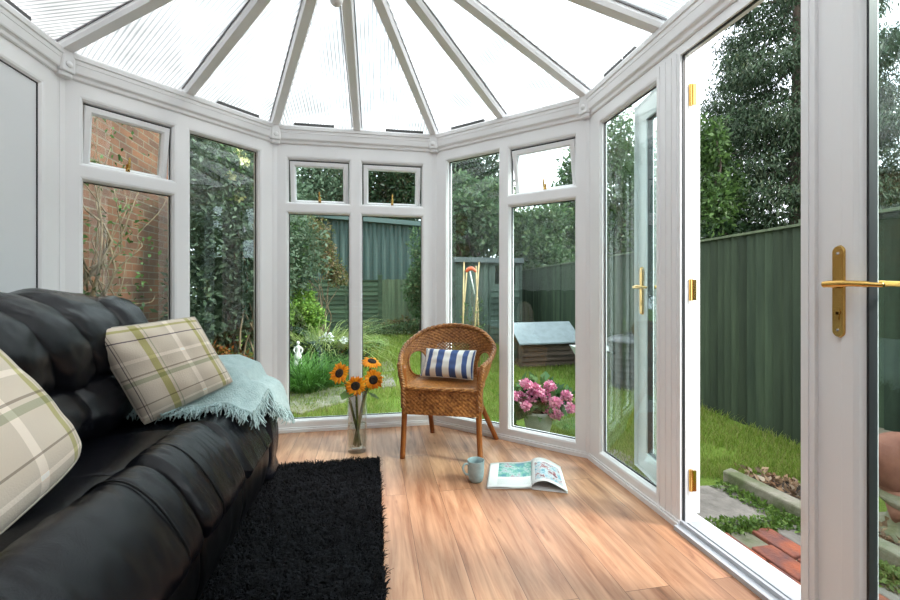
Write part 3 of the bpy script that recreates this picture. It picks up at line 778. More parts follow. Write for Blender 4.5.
# ------------------------------------------------------------ throw
throwm = pbr('pale_aqua_wool', (.42, .56, .56), .95, nscale=40, col2=(.33, .47, .48), bump=.6, bscale=160, sheen=.3)
th_ = thing('throw_blanket', 'pale aqua fringed throw over the far arm of the sofa', 'throw', (-.72, 2.2, .6))
def seat_h(x, y):
    """height of what lies underneath"""
    # arm
    if y > 2.15:
        h = .630 if x < -.70 else lerp(.630, .585, min(1, (x + .70) / .10)) if x < -.60 else .585 - (x + .60) * 2.1
    else:
        h0 = .490 if x < -.62 else .490 - (x + .62) ** 2 * 9.0
        k = max(0, min(1, (y - 1.98) / .17)); k = k*k*(3 - 2*k)
        h1 = .630 if x < -.70 else .62 - (x + .70) ** 2 * 3.5
        h = lerp(h0, h1, k)
    return h
def throw_fn(u, v):
    # u across: back of sofa -> front and down; v: near fringe -> far end
    y = lerp(1.955, 2.455, v) + .02 * math.sin(u * 9)*(1 - v)
    s = u * lerp(.50, .655, v ** 1.5)                                   # run of cloth from the back
    x0 = -1.02
    xe = -.565
    run = xe - x0
    if s < run: x = x0 + s; z = seat_h(x, y)
    else:
        q = s - run
        hz = seat_h(xe, y)
        x = xe + .125 * (1 - math.exp(-q / .07)); z = hz - q * .98 * min(1, .35 + q * 6)
    bumpz = noise.noise(Vector((x * 9, y * 9, 3))) * .012 + noise.noise(Vector((x * 24, y * 24, 8))) * .005
    return Vector((x, y, z + .016 + abs(bumpz)))
mb = MB(); NU, NV = 70, 60
mb.grid(throw_fn, NU, NV)
o = mb.build('cloth', throwm, th_, smooth=True)
sm = o.modifiers.new('solid', 'SOLIDIFY'); sm.thickness = .012; sm.offset = 0
mb = MB(); fr = random.Random(3)
def strand(p, d, ln, r=.0028):
    pts = [p]; q = Vector(p); dd = Vector(d).normalized()
    for k in range(5):
        dd = (dd + Vector((fr.uniform(-.35, .35), fr.uniform(-.35, .35), fr.uniform(-.25, .15)))).normalized(); q = q + dd * ln / 5; pts.append(q.copy())
    mb.tube(pts, [r, r, r*1.1, r, r*.9, r*.6], 4)
for k in range(330):                               # near fringe lying on the seat
    u = fr.random() * .99; p = throw_fn(u, 0)
    down = -.28 if p.x < -.62 else -1.2
    strand(p + Vector((0, .02 * fr.random(), .004 * fr.random())), (fr.uniform(-.3, .5), -1, down * .45), fr.uniform(.05, .085))
for k in range(230):                               # fringe hanging down the front
    v = fr.random(); p = throw_fn(1, v)
    strand(p + Vector((0, 0, .02 * fr.random())), (.12, fr.uniform(-.3, .2), -1), fr.uniform(.05, .085))
fo = mb.build('fringe', throwm, o); fo['kind'] = 'stuff'

# ------------------------------------------------------------ rug
rugm = pbr('black_shag', (.008, .009, .012), .9, spec=.15, nscale=30, col2=(.0015, .0015, .002))
rug = thing('shag_rug', 'black shaggy rug on the laminate floor in front of the sofa', 'rug', (-.4, 1.4, 0))
mb = MB(); mb.box(-.85, .036, .30, 2.495, .001, .012); mb.build('backing', rugm, rug)
N_ = 60000; rs = np.random.RandomState(5)
X = rs.uniform(-.62, .043, N_); Y = 2.535 - rs.power(1.0, N_) * 2.2 if False else rs.uniform(.75, 2.502, N_)
h = rs.uniform(.018, .036, N_); a = rs.uniform(0, 2*PI, N_); w = rs.uniform(.0012, .0024, N_); ln = rs.uniform(.004, .026, N_)
clx = np.sin(X * 61 + Y * 17) * .006 + np.sin(Y * 73) * .005; cly = np.cos(Y * 57 - X * 23) * .006
P0 = np.stack([X, Y, np.full(N_, .008)], 1); dirv = np.stack([np.cos(a) * ln + clx, np.sin(a) * ln + cly, h], 1)
sd = np.stack([-np.sin(a) * w, np.cos(a) * w, np.zeros(N_)], 1)
mid = P0 + dirv * np.array([.45, .45, .75]); tip = P0 + dirv * np.array([1.1, 1.1, .88])
vs = np.stack([P0 - sd, P0 + sd, mid + sd * 1.1, mid - sd * 1.1, tip + sd * .6, tip - sd * .6], 1).reshape(-1, 3)
def npmesh(name, vs, quads, mat, parent=None, smooth=False):
    me = bpy.data.meshes.new(name)
    if parent is not None:
        M = np.array(parent_world(parent).inverted()); vs = vs @ M[:3, :3].T + M[:3, 3]
    k = quads.shape[1]
    me.vertices.add(len(vs)); me.vertices.foreach_set('co', vs.astype(np.float32).ravel())
    me.loops.add(quads.size); me.loops.foreach_set('vertex_index', quads.astype(np.int32).ravel())
    me.polygons.add(len(quads)); me.polygons.foreach_set('loop_start', np.arange(0, quads.size, k, dtype=np.int32))
    me.materials.append(mat); me.update(calc_edges=True); me.validate()
    if smooth: me.polygons.foreach_set('use_smooth', [True] * len(me.polygons))
    o = bpy.data.objects.new(name, me); COL.objects.link(o)
    if parent is not None: o.parent = parent
    return o
b = np.arange(N_)[:, None] * 6
q = np.concatenate([b + np.array([[0, 1, 2, 3]]), b + np.array([[3, 2, 4, 5]])], 0)
pile = npmesh('pile', vs, q, rugm, rug); pile['kind'] = 'stuff'

# ------------------------------------------------------------ wicker chair
def wicker():
    m, nt, out = new_mat('woven_cane'); L = nt.links
    b = node(nt, 'ShaderNodeBsdfPrincipled', _Roughness=.38); L.new(b.outputs[0], out.inputs[0])
    tc = node(nt, 'ShaderNodeTexCoord'); n = node(nt, 'ShaderNodeTexNoise', _Scale=70.0, _Detail=4.0); L.new(tc.outputs['Object'], n.inputs[0])
    r_ = ramp(nt, [(.28, (.13, .040, .008)), (.5, (.33, .125, .030)), (.75, (.55, .26, .075))]); L.new(n.outputs['Fac'], r_.inputs[0])
    n2 = node(nt, 'ShaderNodeTexNoise', _Scale=9.0, _Detail=2.0); L.new(tc.outputs['Object'], n2.inputs[0])
    r2 = ramp(nt, [(.35, (.75, .72, .7)), (.65, (1.1, 1.08, 1.05))]); L.new(n2.outputs['Fac'], r2.inputs[0])
    mx = node(nt, 'ShaderNodeMix', data_type='RGBA', blend_type='MULTIPLY'); mx.inputs[0].default_value = 1
    L.new(r_.outputs[0], mx.inputs['A']); L.new(r2.outputs[0], mx.inputs['B']); L.new(mx.outputs['Result'], b.inputs['Base Color'])
    return m
wick = wicker()
ch = thing('wicker_armchair', 'tan woven wicker armchair by the front windows, striped cushion on its seat', 'armchair', (.470, 2.660, 0), math.radians(-20))
# plan curves in chair space; the chair faces local -y
def U(pts, n=10): return smooth_path(pts, n)
seatc = U([(-.225, -.215, .420), (-.232, -.05, .420), (-.205, .10, .420), (-.12, .20, .420), (0, .232, .420), (.12, .20, .420), (.205, .10, .420), (.232, -.05, .420), (.225, -.215, .420)])
rimc = U([(-.245, -.215, .555), (-.285, -.06, .590), (-.285, .10, .645), (-.18, .235, .725), (0, .285, .752), (.18, .235, .725), (.285, .10, .645), (.285, -.06, .590), (.245, -.215, .555)])
def poly_at(pts, u):
    x = max(0, min(1, u)) * (len(pts) - 1); i = min(int(x), len(pts) - 2); return pts[i].lerp(pts[i+1], x - i)
def weave(mb, fa, fb, nu, nv, amp=.0028, bow=.012, skip=None, nst=None):
    """woven band between curve fa (bottom) and fb (top): nst stakes, strands over and under"""
    NU_, NV_ = nu * 4, nv * 4
    def nrm(u):
        a = poly_at(fa, u - .004); b_ = poly_at(fa, u + .004); t = (b_ - a); return Vector((t.y, -t.x, 0)).normalized()
    def f(sd):
        def g(u, v):
            p = poly_at(fa, u).lerp(poly_at(fb, u), v)
            n_ = nrm(u)
            w = math.cos(PI * u * nu) * (1 if int(min(v, .9999) * nv) % 2 == 0 else -1) * abs(math.sin(PI * v * nv)) ** .7
            return p + n_ * (-bow * math.sin(PI * v) + sd * .0028 + amp * w)
        return g
    mb.grid(f(1), NU_, NV_, skip=skip); mb.grid(f(-1), NU_, NV_, skip=skip, flip=True)
def hole(u, v):
    for (cu, cv, ru, rv) in ((.262, .37, .078, .33), (.738, .37, .078, .33)):
        if ((u - cu) / ru) ** 2 + ((v - cv) / rv) ** 2 < 1: return True
    # open lattice at the middle of the back
    if abs(u - .5) < .085 and abs(v - .52) < .13:
        a = ((u - .5) / .017 + (v - .52) / .065); b_ = ((u - .5) / .017 - (v - .52) / .065)
        return (a % 1 > .42) and (b_ % 1 > .42)
    return False
mb = MB(); weave(mb, seatc, rimc, 84, 30, amp=.0022, skip=hole, bow=.010); bk = mb.build('backrest', wick, ch, smooth=True, world=False)
for cu in (.262, .738):
    loop = []
    for k in range(40):
        a = 2*PI*k/40; u = cu + .078 * math.cos(a); v = .37 + .33 * math.sin(a)
        loop.append(poly_at(seatc, u).lerp(poly_at(rimc, u), v))
    mb = MB(); mb.tube(loop, .0065, 6, closed=True); mb.build('hole_binding', wick, bk, smooth=True, world=False)
def braid(mb, pts, r, n=3, tw=26, closed=False):
    m = len(pts)
    for k in range(n):
        q = []
        for i in range(m * 4 - 3):
            u = i / (m * 4 - 4); p = poly_at(pts, u); a_ = poly_at(pts, u - .01); b_ = poly_at(pts, u + .01); t = (b_ - a_).normalized()
            x = t.cross(Vector((0, 0, 1))).normalized(); y = x.cross(t); an = u * tw * 2 * PI / 3 * 1.5 + 2*PI*k/n
            q.append(p + (x * math.cos(an) + y * math.sin(an)) * r * .55)
        mb.tube(q, r * .62, 6)
mb = MB(); braid(mb, rimc, .0145); mb.build('rim', wick, bk, smooth=True, world=False)
# arm fronts: woven edge running down the front posts
for s_ in (-1, 1):
    mb = MB(); pts = smooth_path([(s_*.225, -.213, .30), (s_*.226, -.217, .42), (s_*.240, -.220, .50), (s_*.248, -.214, .560)], 6); braid(mb, pts, .016, 3, 10)
    mb.build('arm_binding', wick, ch, smooth=True, world=False)
# apron
apa = [Vector((x*1.0, y, .262 + .018 * (1 - abs(x)/.23))) for x, y, _ in [tuple(p) for p in seatc]]; 
mb = MB(); weave(mb, apa, seatc, 66, 13, amp=.0022, bow=-.004); 
fr_a = [Vector((lerp(-.225, .225, k/12), -.222 - .014 * math.sin(PI * k/12), .264 + .006*math.sin(PI*k/12))) for k in range(13)]
fr_b = [Vector((p.x, p.y, .418)) for p in fr_a]
weave(mb, fr_a, fr_b, 34, 13, amp=.0022, bow=.003); mb.build('apron', wick, ch, smooth=True, world=False)
# seat
mb = MB()
outl = seatc + [Vector((lerp(.225, -.225, k/12), -.222 - .014 * math.sin(PI * k/12), .42)) for k in range(1, 12)]
def seatf(u, v):
    p = poly_at(outl + [outl[0]], u); c_ = Vector((0, 0, .42)); q = c_.lerp(p, v)
    q.z = .425 - .012 * (1 - v*v) + .0022 * math.sin(q.x * 420) * math.cos(q.y * 300)
    return q
mb.grid(seatf, 90, 40, cu=True); st_ = mb.build('seat', wick, ch, smooth=True, world=False)
mb = MB(); braid(mb, outl + [outl[0]], .012, 3, 40); mb.build('seat_edge', wick, st_, smooth=True, world=False)
legs = [((-.232, -.215, .0), (-.222, -.205, .30), (-.230, -.205, .55)), ((.232, -.215, .0), (.222, -.205, .30), (.230, -.205, .55)),
        ((-.150, .262, .0), (-.160, .165, .30), (-.15, .13, .42)), ((.300, .205, .0), (.175, .150, .30), (.15, .13, .42))]
for L_ in legs:
    mb = MB(); mb.tube(smooth_path(L_, 6), [.0165 + .001 * k / 12 for k in range(13)], 12); mb.build('leg', rattanwood, ch, smooth=True, world=False)
mb = MB()
for a_, b_ in (((-.222, -.205, .270), (.222, -.205, .270)), ((-.222, -.205, .295), (-.17, .155, .295)), ((.222, -.205, .295), (.18, .155, .295)), ((-.17, .155, .285), (.18, .155, .285))):
    mb.tube([a_, b_], .010, 8)
mb.build('stretcher', rattanwood, ch, smooth=True, world=False)

cw = Matrix.Translation(ch.location) @ Matrix.Rotation(math.radians(-20), 4, 'Z')
cushion('striped_cushion', 'small blue and white striped cushion on the wicker armchair', 'cushion',
        [cw @ Vector(p) for p in ((-.185, .050, .437), (.165, .0, .434), (.175, .09, .605), (-.165, .140, .605))], .13, stripem, pbr('white_cotton', (.8, .8, .77), .9), seed=9)

# ------------------------------------------------------------ vase and sunflowers
clear = glassmat('clear_vase_glass', (.96, .98, .98), .09)
water = glassmat('vase_water', (.93, .96, .93), .02)
VX, VY = -.09, 2.70
vase = thing('glass_vase', 'tall clear cylinder vase on the floor between sofa and wicker chair', 'vase', (VX, VY, 0))
T = Matrix.Translation((VX, VY, 0))
mb = MB(); mb.lathe([(.0, 0), (.052, 0), (.058, .004), (.060, .012), (.060, .38), (.0595, .384), (.057, .384), (.056, .38), (.056, .034), (.050, .028), (0, .026)], 48, T)
mb.build('vase_wall', clear, vase, smooth=True)
mb = MB(); mb.lathe([(0, .028), (.0495, .029), (.0552, .036), (.0552, .17), (0, .17)], 40, T); mb.build('water', water, vase, smooth=True)
petm = leafmat('sunflower_petal', [(.80, .20, .003), (.90, .36, .008), (.88, .28, .005)], .6, .25)
corem = pbr('sunflower_centre', (.035, .016, .008), .9, nscale=60, col2=(.008, .005, .004), bump=1, bscale=150)
sepm = leafmat('sepal', [(.06, .12, .02), (.12, .2, .04)], .6, .2)
def sunflower(label, head, nrm, foot, r=.064, seed=0, petal_back=.0):
    rn = random.Random(seed); head = Vector(head); n_ = Vector(nrm).normalized()
    t = thing('sunflower', label, 'sunflower', tuple(foot), group='sunflowers in the glass vase')
    z = n_.to_track_quat('Z', 'Y').to_matrix().to_4x4(); M = Matrix.Translation(head) @ z
    mb = MB(); mb.lathe([(0, -.008), (.020, -.006), (.028, 0), (.027, .007), (.019, .011), (.009, .009), (0, .008)], 24, M); mb.build('flower_centre', corem, t, smooth=True)
    mb = MB()
    for ring_ in range(2):
        for k in range(21):
            a = 2*PI*(k + .5*ring_) / 21 + rn.uniform(-.1, .1); ln = r * rn.uniform(.82, 1.08); wd = r * .135; lift = rn.uniform(-.1, .35) - petal_back + .12 * ring_
            R_ = Matrix.Rotation(a, 4, 'Z')
            pts = []
            for (s, w) in ((.36, .55), (.6, 1), (.82, .8), (1.0, .08)):
                zz = lift * ln * (s - .36) * 1.2 - (s - .36) ** 2 * ln * .3
                pts += [(s*ln, -w*wd, zz), (s*ln, 0, zz + .0025), (s*ln, w*wd, zz)]
            fs = [(3*i + j, 3*i + 3 + j, 3*i + 4 + j, 3*i + 1 + j) for i in range(3) for j in range(2)]
            mb.add(pts, fs, M @ R_)
    mb.build('petals', petm, t)
    mb = MB()
    for k in range(10):
        a = 2*PI*k/10 + .2; R_ = Matrix.Rotation(a, 4, 'Z')
        mb.add([(.006, -.006, -.010), (.006, .006, -.010), (.030, .008, -.012), (.030, -.008, -.012), (.050, 0, -.022 - rn.random() * .02)], [(0, 3, 2, 1), (3, 4, 2)], M @ R_)
    mb.build('sepals', sepm, t)
    mb = MB(); b0 = head - n_ * .010; mid = Vector((VX + (head.x - VX) * .45, VY + (head.y - VY) * .45, .33))
    mb.tube(smooth_path([foot, Vector(foot).lerp(mid, .55), mid, b0 - n_ * .030, b0], 6), [.0078] * 12 + [.0065] * 13, 8)
    sto = mb.build('stem', stemm, t, smooth=True)
    mb = MB()
    for k in range(2):
        q = mid.lerp(b0, .35 + .3 * k); a = rn.uniform(0, 2*PI); d = Vector((math.cos(a), math.sin(a), -.5)).normalized(); s = d.cross(Vector((0, 0, 1))).normalized()
        mb.add([q, q + d*.045 + s*.028, q + d*.095, q + d*.045 - s*.028], [(0, 1, 2, 3)])
    mb.build('leaves', sepm, sto)
sunflower('sunflower at the left of the vase, turned away to the left', (VX - .105, VY - .02, .490), (-.45, -.75, .42), (VX - .0 + .022, VY, .035), .066, 1)
sunflower('topmost sunflower in the vase, seen from the side', (VX + .090, VY + .02, .550), (.25, -.35, .95), (VX - .022, VY + .01, .035), .064, 2, .3)
sunflower('lowest sunflower in the vase, facing the camera', (VX - .008, VY - .055, .418), (-.05, -.97, -.1), (VX + .008, VY - .02, .035), .064, 3)
sunflower('sunflower at the right of the vase, facing the camera', (VX + .098, VY - .03, .445), (.15, -.97, .1), (VX - .012, VY - .012, .035), .064, 4)

# ------------------------------------------------------------ mug
MX, MY = .535, 2.165
mug = thing('mug', 'pale blue-grey ceramic mug on the floor beside the magazine', 'mug', (MX, MY, 0))
T = Matrix.Translation((MX, MY, 0))
mb = MB(); mb.lathe([(0, .002), (.028, .002), (.030, 0), (.036, .008), (.0415, .030), (.0435, .055), (.0435, .085), (.0445, .108), (.0440, .1105), (.0420, .1095), (.0405, .085), (.040, .03), (.032, .010), (0, .008)], 40, T)
mb.build('body', mugm, mug, smooth=True)
mb = MB(); d = Vector((-.98, -.2, 0)); mb.tube(smooth_path([Vector((MX, MY, .092)) + d*.040, Vector((MX, MY, .098)) + d*.062, Vector((MX, MY, .078)) + d*.074, Vector((MX, MY, .050)) + d*.062, Vector((MX, MY, .038)) + d*.040], 6), .0058, 10)
mb.build('handle', mugm, mug, smooth=True)

# ------------------------------------------------------------ magazine
def page_mat(name, x0, x1, y0, y1, cols, text):
    m, nt, out = new_mat(name); L = nt.links
    b = node(nt, 'ShaderNodeBsdfPrincipled', _Roughness=.35); L.new(b.outputs[0], out.inputs[0])
    uv = node(nt, 'ShaderNodeUVMap'); sx = node(nt, 'ShaderNodeSeparateXYZ'); L.new(uv.outputs[0], sx.inputs[0])
    def win(sock, a, b_):
        g = node(nt, 'ShaderNodeMath', operation='GREATER_THAN'); g.inputs[1].default_value = a; L.new(sock, g.inputs[0])
        l = node(nt, 'ShaderNodeMath', operation='LESS_THAN'); l.inputs[1].default_value = b_; L.new(sock, l.inputs[0])
        k = node(nt, 'ShaderNodeMath', operation='MULTIPLY'); L.new(g.outputs[0], k.inputs[0]); L.new(l.outputs[0], k.inputs[1]); return k.outputs[0]
    k = node(nt, 'ShaderNodeMath', operation='MULTIPLY'); L.new(win(sx.outputs[0], x0, x1), k.inputs[0]); L.new(win(sx.outputs[1], y0, y1), k.inputs[1])
    mp = node(nt, 'ShaderNodeMapping'); mp.inputs['Scale'].default_value = (3, 3.5, 1); L.new(uv.outputs[0], mp.inputs[0])
    n = node(nt, 'ShaderNodeTexNoise', _Scale=1.1, _Detail=8.0, _Roughness=.8); L.new(mp.outputs[0], n.inputs[0])
    r_ = ramp(nt, cols); L.new(n.outputs['Fac'], r_.inputs[0])
    # grey lines of print
    wv = node(nt, 'ShaderNodeMath', operation='MULTIPLY'); wv.inputs[1].default_value = 2*PI*42; L.new(sx.outputs[1], wv.inputs[0])
    sn = node(nt, 'ShaderNodeMath', operation='SINE'); L.new(wv.outputs[0], sn.inputs[0])
    k2 = node(nt, 'ShaderNodeMath', operation='MULTIPLY'); L.new(win(sx.outputs[0], text[0], text[1]), k2.inputs[0]); L.new(win(sx.outputs[1], text[2], text[3]), k2.inputs[1])
    gt = node(nt, 'ShaderNodeMath', operation='GREATER_THAN'); gt.inputs[1].default_value = .2; L.new(sn.outputs[0], gt.inputs[0])
    k3 = node(nt, 'ShaderNodeMath', operation='MULTIPLY'); L.new(k2.outputs[0], k3.inputs[0]); L.new(gt.outputs[0], k3.inputs[1])
    m0 = node(nt, 'ShaderNodeMix', data_type='RGBA'); m0.inputs['A'].default_value = (.80, .80, .78, 1); m0.inputs['B'].default_value = (.5, .5, .5, 1); L.new(k3.outputs[0], m0.inputs[0])
    m1 = node(nt, 'ShaderNodeMix', data_type='RGBA'); L.new(k.outputs[0], m1.inputs[0]); L.new(m0.outputs['Result'], m1.inputs['A']); L.new(r_.outputs[0], m1.inputs['B'])
    L.new(m1.outputs['Result'], b.inputs['Base Color'])
    return m
pgL = page_mat('left_page', .22, .99, .38, .95, [(.30, (.02, .08, .13)), (.42, (.05, .22, .30)), (.48, (.08, .34, .22)), (.54, (.40, .50, .55)), (.60, (.35, .14, .16)), (.68, (.05, .07, .14))], (.22, .95, .08, .30))
pgR = page_mat('right_page', .10, .90, .10, .80, [(.30, (.01, .015, .03)), (.42, (.10, .30, .40)), (.50, (.60, .64, .66)), (.55, (.30, .02, .03)), (.62, (.02, .03, .07)), (.72, (.30, .50, .62))], (.15, .6, .84, .93))
mag = thing('magazine', 'open glossy magazine lying on the laminate floor', 'magazine', (.80, 2.18, 0))
sN = Vector((.787, 2.018, 0)); sF = Vector((.905, 2.325, 0)); lN = Vector((.567, 2.067, 0)); lF = Vector((.665, 2.350, 0)); rN = Vector((.945, 1.945, 0)); rF = Vector((1.040, 2.235, 0))
def pg(near_a, far_a, near_b, far_b, hfun, z0):
    def f(u, v):
        p = near_a.lerp(near_b, u).lerp(far_a.lerp(far_b, u), v); p = p.copy(); p.z = z0 + hfun(u, v); return p
    return f
hl = lambda u, v: .004 + .010 * u ** 3 + .003 * math.sin(u * 6)
hr = lambda u, v: .004 + .048 * (math.sin(PI * min(1, u * 1.0)) ** .8) * (1 - u * .62) * (.75 + .25 * (1 - v)) + .012 * (1 - u)
for nm, A, Bq, C_, D_, hf, m_ in (('left_page', lN, lF, sN, sF, hl, pgL), ('right_page', sN, sF, rN, rF, hr, pgR)):
    mb = MB(); mb.grid(pg(A, Bq, C_, D_, hf, .004), 28, 12); o = mb.build(nm, m_, mag, smooth=True)
    s_ = o.modifiers.new('solid', 'SOLIDIFY'); s_.thickness = .0012; s_.offset = 1
paperm = pbr('page_block', (.70, .70, .68), .7)
mb = MB(); mb.grid(pg(lN, lF, sN, sF, lambda u, v: .0015 + .006 * u ** 3, .0), 20, 8); mb.grid(pg(sN, sF, rN, rF, lambda u, v: .001 + hr(u, v) * (.0 if u > .5 else 0), .001), 20, 8)
o = mb.build('page_block', paperm, mag, smooth=True); s_ = o.modifiers.new('solid', 'SOLIDIFY'); s_.thickness = .002; s_.offset = 1
# ------------------------------------------------------------ garden
def foliage(name, blobs, n, size, mat, parent=None, seed=0, aspect=.5, droop=0.0, shell=.55, world=True, flat=.0):
    """leaf clusters: each leaf a small folded diamond"""
    rs = np.random.RandomState(seed)
    vol = np.array([b[1][0] * b[1][1] + b[1][1] * b[1][2] + b[1][0]*b[1][2] for b in blobs]); pr = vol / vol.sum()
    idx = rs.choice(len(blobs), n, p=pr)
    C_ = np.array([b[0] for b in blobs], dtype=float)[idx]; R_ = np.array([b[1] for b in blobs], dtype=float)[idx]
    d = rs.normal(size=(n, 3)); d /= np.linalg.norm(d, axis=1)[:, None]
    rad = shell + (1 - shell) * rs.rand(n) ** .7
    # lumpy surface
    lump = 1 + .16 * np.sin(d[:, 0] * 7 + C_[:, 0] * 9) * np.cos(d[:, 1] * 6 + C_[:, 2] * 5) + .12 * np.sin(d[:, 2] * 9 + seed) + .08 * rs.normal(size=n)
    P = C_ + d * R_ * (rad * lump)[:, None]
    ax = d * .6 + rs.normal(size=(n, 3)) * .6; ax[:, 2] -= droop; ax /= np.linalg.norm(ax, axis=1)[:, None]
    nr = rs.normal(size=(n, 3)) * .7 + d * .6 + np.array([0, 0, .6]); sd = np.cross(ax, nr); sd /= np.linalg.norm(sd, axis=1)[:, None] + 1e-9
    up = np.cross(sd, ax)
    s = (size * (.6 + .8 * rs.rand(n)))[:, None]
    tip = P + ax * s; L_ = P + ax * s * .45 + sd * s * aspect * .5 + up * s * .12; Rr = P + ax * s * .45 - sd * s * aspect * .5 + up * s * .12
    vs = np.stack([P, L_, tip, Rr], 1).reshape(-1, 3)
    return npmesh(name, vs, np.arange(n * 4).reshape(-1, 4), mat, parent)
def rblobs(c, r, k, seed, rb=.45):
    rn = random.Random(seed); out = []
    for i in range(k):
        v = Vector((rn.gauss(0, 1), rn.gauss(0, 1), rn.gauss(0, 1))).normalized() * rn.uniform(.35, .85)
        q = rb * rn.uniform(.7, 1.25)
        out.append(((c[0] + v.x * r[0], c[1] + v.y * r[1], c[2] + v.z * r[2]), (r[0] * q, r[1] * q, r[2] * q)))
    return out
def branch_mesh(base, tips, r0, seed=0, mb=None):
    rn = random.Random(seed); mb = mb or MB(); base = Vector(base)
    for tp in tips:
        tp = Vector(tp); pts = [base]
        for k in range(1, 5):
            q = base.lerp(tp, k / 5); j = (tp - base).length * .06
            pts.append(q + Vector((rn.uniform(-j, j), rn.uniform(-j, j), rn.uniform(-j, j))))
        pts.append(tp); mb.tube(smooth_path(pts, 3), [r0 * (1 - .8 * k / 15) for k in range(16)], 7)
    return mb
def bush(label, cat, c, r, k, n, size, mat, seed, name='shrub', group=None, aspect=.5, trunk=True, droop=0, shell=.5, stems=5, rb=.45):
    t = thing(name, label, cat, (c[0], c[1], GZ), group=group)
    bl = rblobs(c, r, k, seed, rb)
    foliage('foliage', bl, n, size, mat, t, seed, aspect, droop, shell)
    if trunk:
        branch_mesh((c[0], c[1], GZ - .02), [b[0] for b in bl[:stems]], max(.012, min(r) * .06), seed).build('stems' if stems > 1 else 'trunk', bark, t, smooth=True)
    return t
def tree(label, c, r, k, n, size, mat, seed, tr=.12, name='garden_tree', aspect=.5, shell=.5, rb=.42, cat='tree', droop=0, trunkx=None):
    base = (trunkx if trunkx is not None else c[0], c[1], GZ - .02)
    t = thing(name, label, cat, (base[0], base[1], GZ))
    bl = rblobs(c, r, k, seed, rb)
    foliage('crown', bl, n, size, mat, t, seed, aspect, droop, shell)
    mb = MB(); top = Vector((c[0], c[1], c[2] + r[2] * .3))
    mb.tube(smooth_path([base, Vector(base).lerp(top, .5) + Vector((.06, .05, 0)), top], 6), [tr * (1 - .6 * i / 12) for i in range(13)], 12)
    branch_mesh(Vector(base).lerp(top, .45), [b[0] for b in bl[:7]], tr * .45, seed, mb)
    mb.build('trunk', bark, t, smooth=True); return t
g_dark = leafmat('dark_evergreen', [(.012, .028, .014), (.025, .055, .02), (.04, .08, .03), (.018, .04, .022)])
g_con = leafmat('conifer_green', [(.012, .03, .014), (.03, .064, .028), (.06, .10, .05), (.02, .044, .02), (.07, .09, .04)], .6, .15)
g_mid = leafmat('mid_green', [(.03, .07, .02), (.06, .13, .03), (.10, .18, .05), (.04, .09, .03)])
g_bright = leafmat('bright_green', [(.09, .20, .03), (.18, .32, .05), (.28, .42, .08), (.12, .24, .05)])
g_hedge = leafmat('laurel_green', [(.035, .08, .03), (.07, .14, .055), (.14, .22, .10), (.05, .10, .045), (.20, .27, .12)])
g_grey = leafmat('grey_green', [(.05, .09, .05), (.10, .15, .09), (.17, .23, .15), (.05, .08, .04)])
g_grass = leafmat('grass_blade', [(.11, .19, .02), (.18, .28, .035), (.26, .35, .06), (.32, .32, .11), (.14, .22, .03)], .6, .45)
g_autumn = leafmat('autumn_leaf', [(.40, .10, .02), (.20, .07, .02), (.06, .09, .02), (.45, .20, .04)])
g_bronze = leafmat('bronze_leaf', [(.20, .11, .06), (.12, .13, .04), (.25, .17, .09), (.07, .09, .03), (.16, .18, .06)])
f_pink = leafmat('pink_floret', [(.75, .22, .42), (.85, .42, .55), (.62, .12, .30), (.88, .58, .62)], .6, .3)
f_yellow = leafmat('pale_yellow_petal', [(.85, .80, .35), (.90, .88, .60)], .6, .3)
f_white = leafmat('white_petal', [(.8, .8, .78), (.7, .72, .7)], .6, .3)
g_hyd = leafmat('hydrangea_leaf', [(.04, .10, .03), (.07, .16, .05), (.12, .22, .07)])
litter = leafmat('dry_leaf', [(.22, .12, .06), (.35, .25, .15), (.12, .06, .03), (.45, .38, .28)], .8, .1)

# lawn
def lawnmat():
    m, nt, out = new_mat('lawn_ground'); L = nt.links
    b = node(nt, 'ShaderNodeBsdfPrincipled', _Roughness=1.0); L.new(b.outputs[0], out.inputs[0]); b.inputs['Specular IOR Level'].default_value = .1
    tc = node(nt, 'ShaderNodeTexCoord'); n = node(nt, 'ShaderNodeTexNoise', _Scale=1.3, _Detail=8.0, _Roughness=.7); L.new(tc.outputs['Object'], n.inputs[0])
    r_ = ramp(nt, [(.3, (.10, .15, .03)), (.5, (.15, .23, .04)), (.7, (.20, .30, .06))]); L.new(n.outputs['Fac'], r_.inputs[0]); L.new(r_.outputs[0], b.inputs['Base Color'])
    n2 = node(nt, 'ShaderNodeTexNoise', _Scale=60.0, _Detail=4.0); L.new(tc.outputs['Object'], n2.inputs[0])
    bp = node(nt, 'ShaderNodeBump', _Strength=1.0, _Distance=.03); L.new(n2.outputs['Fac'], bp.inputs['Height']); L.new(bp.outputs[0], b.inputs['Normal'])
    return m
def gz(x, y): return GZ - .012 + .012 * noise.noise(Vector((x * .9, y * .9, 0)))
mb = MB()
mb.grid(lambda u, v: (lerp(-14, 16, u), lerp(-6, 30, v), gz(lerp(-14, 16, u), lerp(-6, 30, v))), 90, 110)
smat(mb.build('lawn', lawnmat(), smooth=True), 'green lawn of the back garden', 'lawn')
